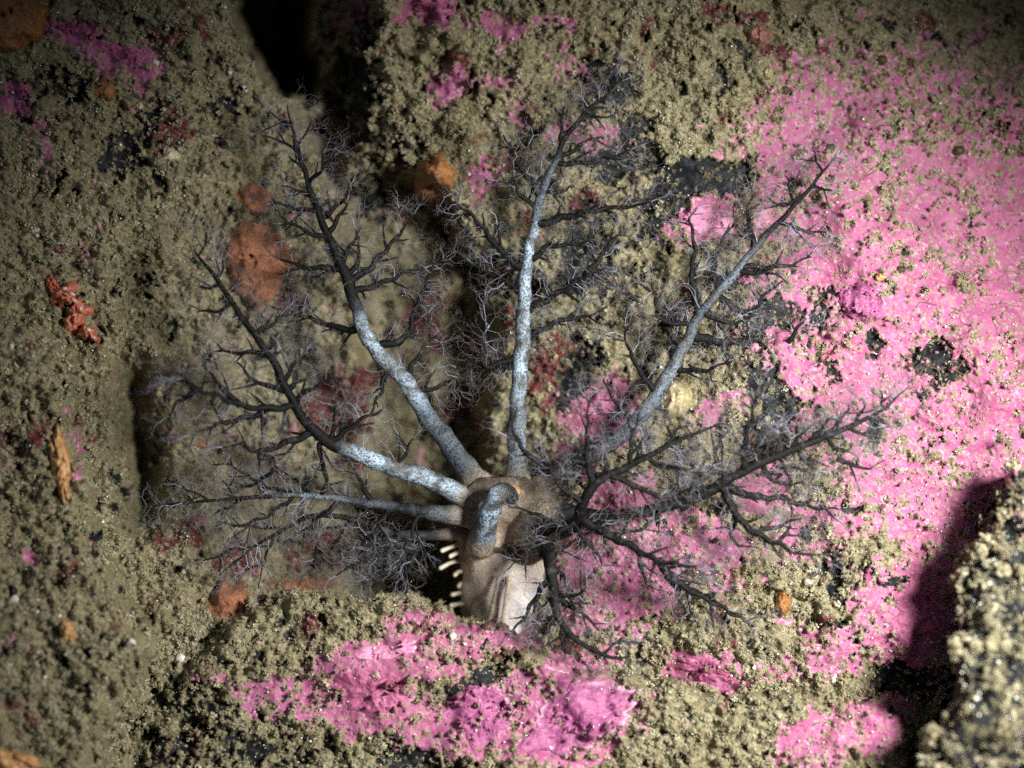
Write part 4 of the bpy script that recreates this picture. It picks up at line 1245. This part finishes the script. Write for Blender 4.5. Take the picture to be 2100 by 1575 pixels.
def jitter_points(n, seed, margin=260):
    rg = np.random.default_rng(seed)
    return rg.uniform(-margin, 2100 + margin, n), rg.uniform(-margin, 1575 + margin, n), rg


# crumbs of silt-covered turf
px, py, rg = jitter_points(215000, 5)
z, who, zn = surf(px, py)
pink, black, mar, rim = zn
patch = fbm(px, py, 120, 3, 71)
clus = fbm(px, py, 20, 3, 73, .6)
pr = np.clip(.78 + .35 * patch, .35, 1.0) * (1 - .90 * pink) * (1 - np.where(who == 3, .93, np.where(who == 2, .80, .92)) * black) * (1 - .45 * mar)
pr *= np.clip(.50 + 1.5 * clus, .06, 1)
pr += .30 * pink * (fbm(px, py, 40, 4, 75, .6) > .06)
hollow = np.exp(-(((px - 400) / 130) ** 2 + ((py - 900) / 230) ** 2))     # smooth fine silt lies in the left hollow
pr *= 1 - .75 * hollow
for cx, cy, rr in CRUSTS:
    pr *= np.where(np.hypot(px - cx, py - cy) < rr * .8, .30, 1)
for o_ in [(528, 540, 52), (893, 366, 40), (30, 40, 60), (124, 958, 24), (468, 1238, 36), (140, 630, 40), (522, 408, 30), (1386, 820, 34)]:
    pr *= np.where(np.hypot(px - o_[0], py - o_[1]) < o_[2], .13, 1)
ok = rg.random(len(px)) < pr
px, py, z, who, pink = px[ok], py[ok], z[ok], who[ok], pink[ok]
n = len(px)
sc_ = rg.lognormal(-3.48, .36, n) * np.where(who == 3, 2.6, 1) * (1 - .35 * pink)
big = rg.random(n) < .03
sc_ = np.where(big, sc_ * 1.7, sc_)
pts = atv(px, py, z + sc_ * rg.uniform(.1, 1.1, n))
scatter('silt_turf', pts, rg.uniform(0, 6.28, (n, 3)), np.stack([sc_, sc_, sc_ * rg.uniform(.7, 1.2, n)], -1), rg.integers(0, 6, n),
        [proto_crumb(300 + k) for k in range(6)], TURF, 'crumbly olive-beige silt turf covering the rocks', 'turf')

# upright fuzzy tufts: the fringes of the rocks and the overhanging lips
px, py, rg = jitter_points(42000, 6)
edge = np.concatenate([RNG.uniform(400, 980, 2200), RNG.uniform(690, 980, 1600)])
edgey = np.concatenate([1212 + 12 * np.sin(edge[:2200] / 60) + RNG.normal(0, 14, 2200) + np.where(edge[:2200] > 880, (edge[:2200] - 880) * .5, 0) + np.where(edge[:2200] < 520, (520 - edge[:2200]) * .5, 0), RNG.normal(300, 40, 1600)])
px, py = np.concatenate([px, edge]), np.concatenate([py, edgey])
z, who, zn = surf(px, py)
ok = RNG.random(len(px)) < (1 - .95 * zn[0]) * (1 - .6 * zn[1])
px, py, z, who = px[ok], py[ok], z[ok], who[ok]
n = len(px)
sc_ = RNG.lognormal(-3.05, .35, n) * np.where(who == 3, 1.7, 1)
rot = np.stack([RNG.normal(0, .6, n), RNG.normal(0, .6, n), RNG.uniform(0, 6.28, n)], -1)
scatter('turf_tufts', atv(px, py, z), rot, np.stack([sc_, sc_, sc_], -1), RNG.integers(0, 5, n), [proto_tuft(400 + k) for k in range(5)], TURF,
        'short branching fuzz standing up from the silted rock', 'turf')

# glinting sand grains
px, py, rg = jitter_points(3600, 8)
z, who, zn = surf(px, py)
n = len(px)
sc_ = rg.lognormal(-4.4, .4, n) * np.where(who == 3, 1.6, 1)
scatter('sand_grains', atv(px, py, z + .07), rg.uniform(0, 6.28, (n, 3)), np.stack([sc_, sc_, sc_], -1), rg.integers(0, 3, n), [proto_grain(500 + k) for k in range(3)], GRAIN,
        'tiny pale sand grains glinting on the rocks', 'sand')

# brown algal threads
px, py = RNG.uniform(700, 2100, 420), RNG.uniform(0, 800, 420)
z, who, zn = surf(px, py)
n = len(px)
sc_ = RNG.uniform(.25, .75, n)
scatter('algae_threads', atv(px, py, z + .08), np.stack([RNG.normal(0, .5, n), RNG.normal(0, .5, n), RNG.uniform(0, 6.28, n)], -1), np.stack([sc_, sc_, sc_], -1), RNG.integers(0, 5, n),
        [proto_thread(600 + k) for k in range(5)], mat_thread('algae_thread', (0.17, 0.10, 0.025)), 'thin brown algal threads lying on the upper rock', 'algae')
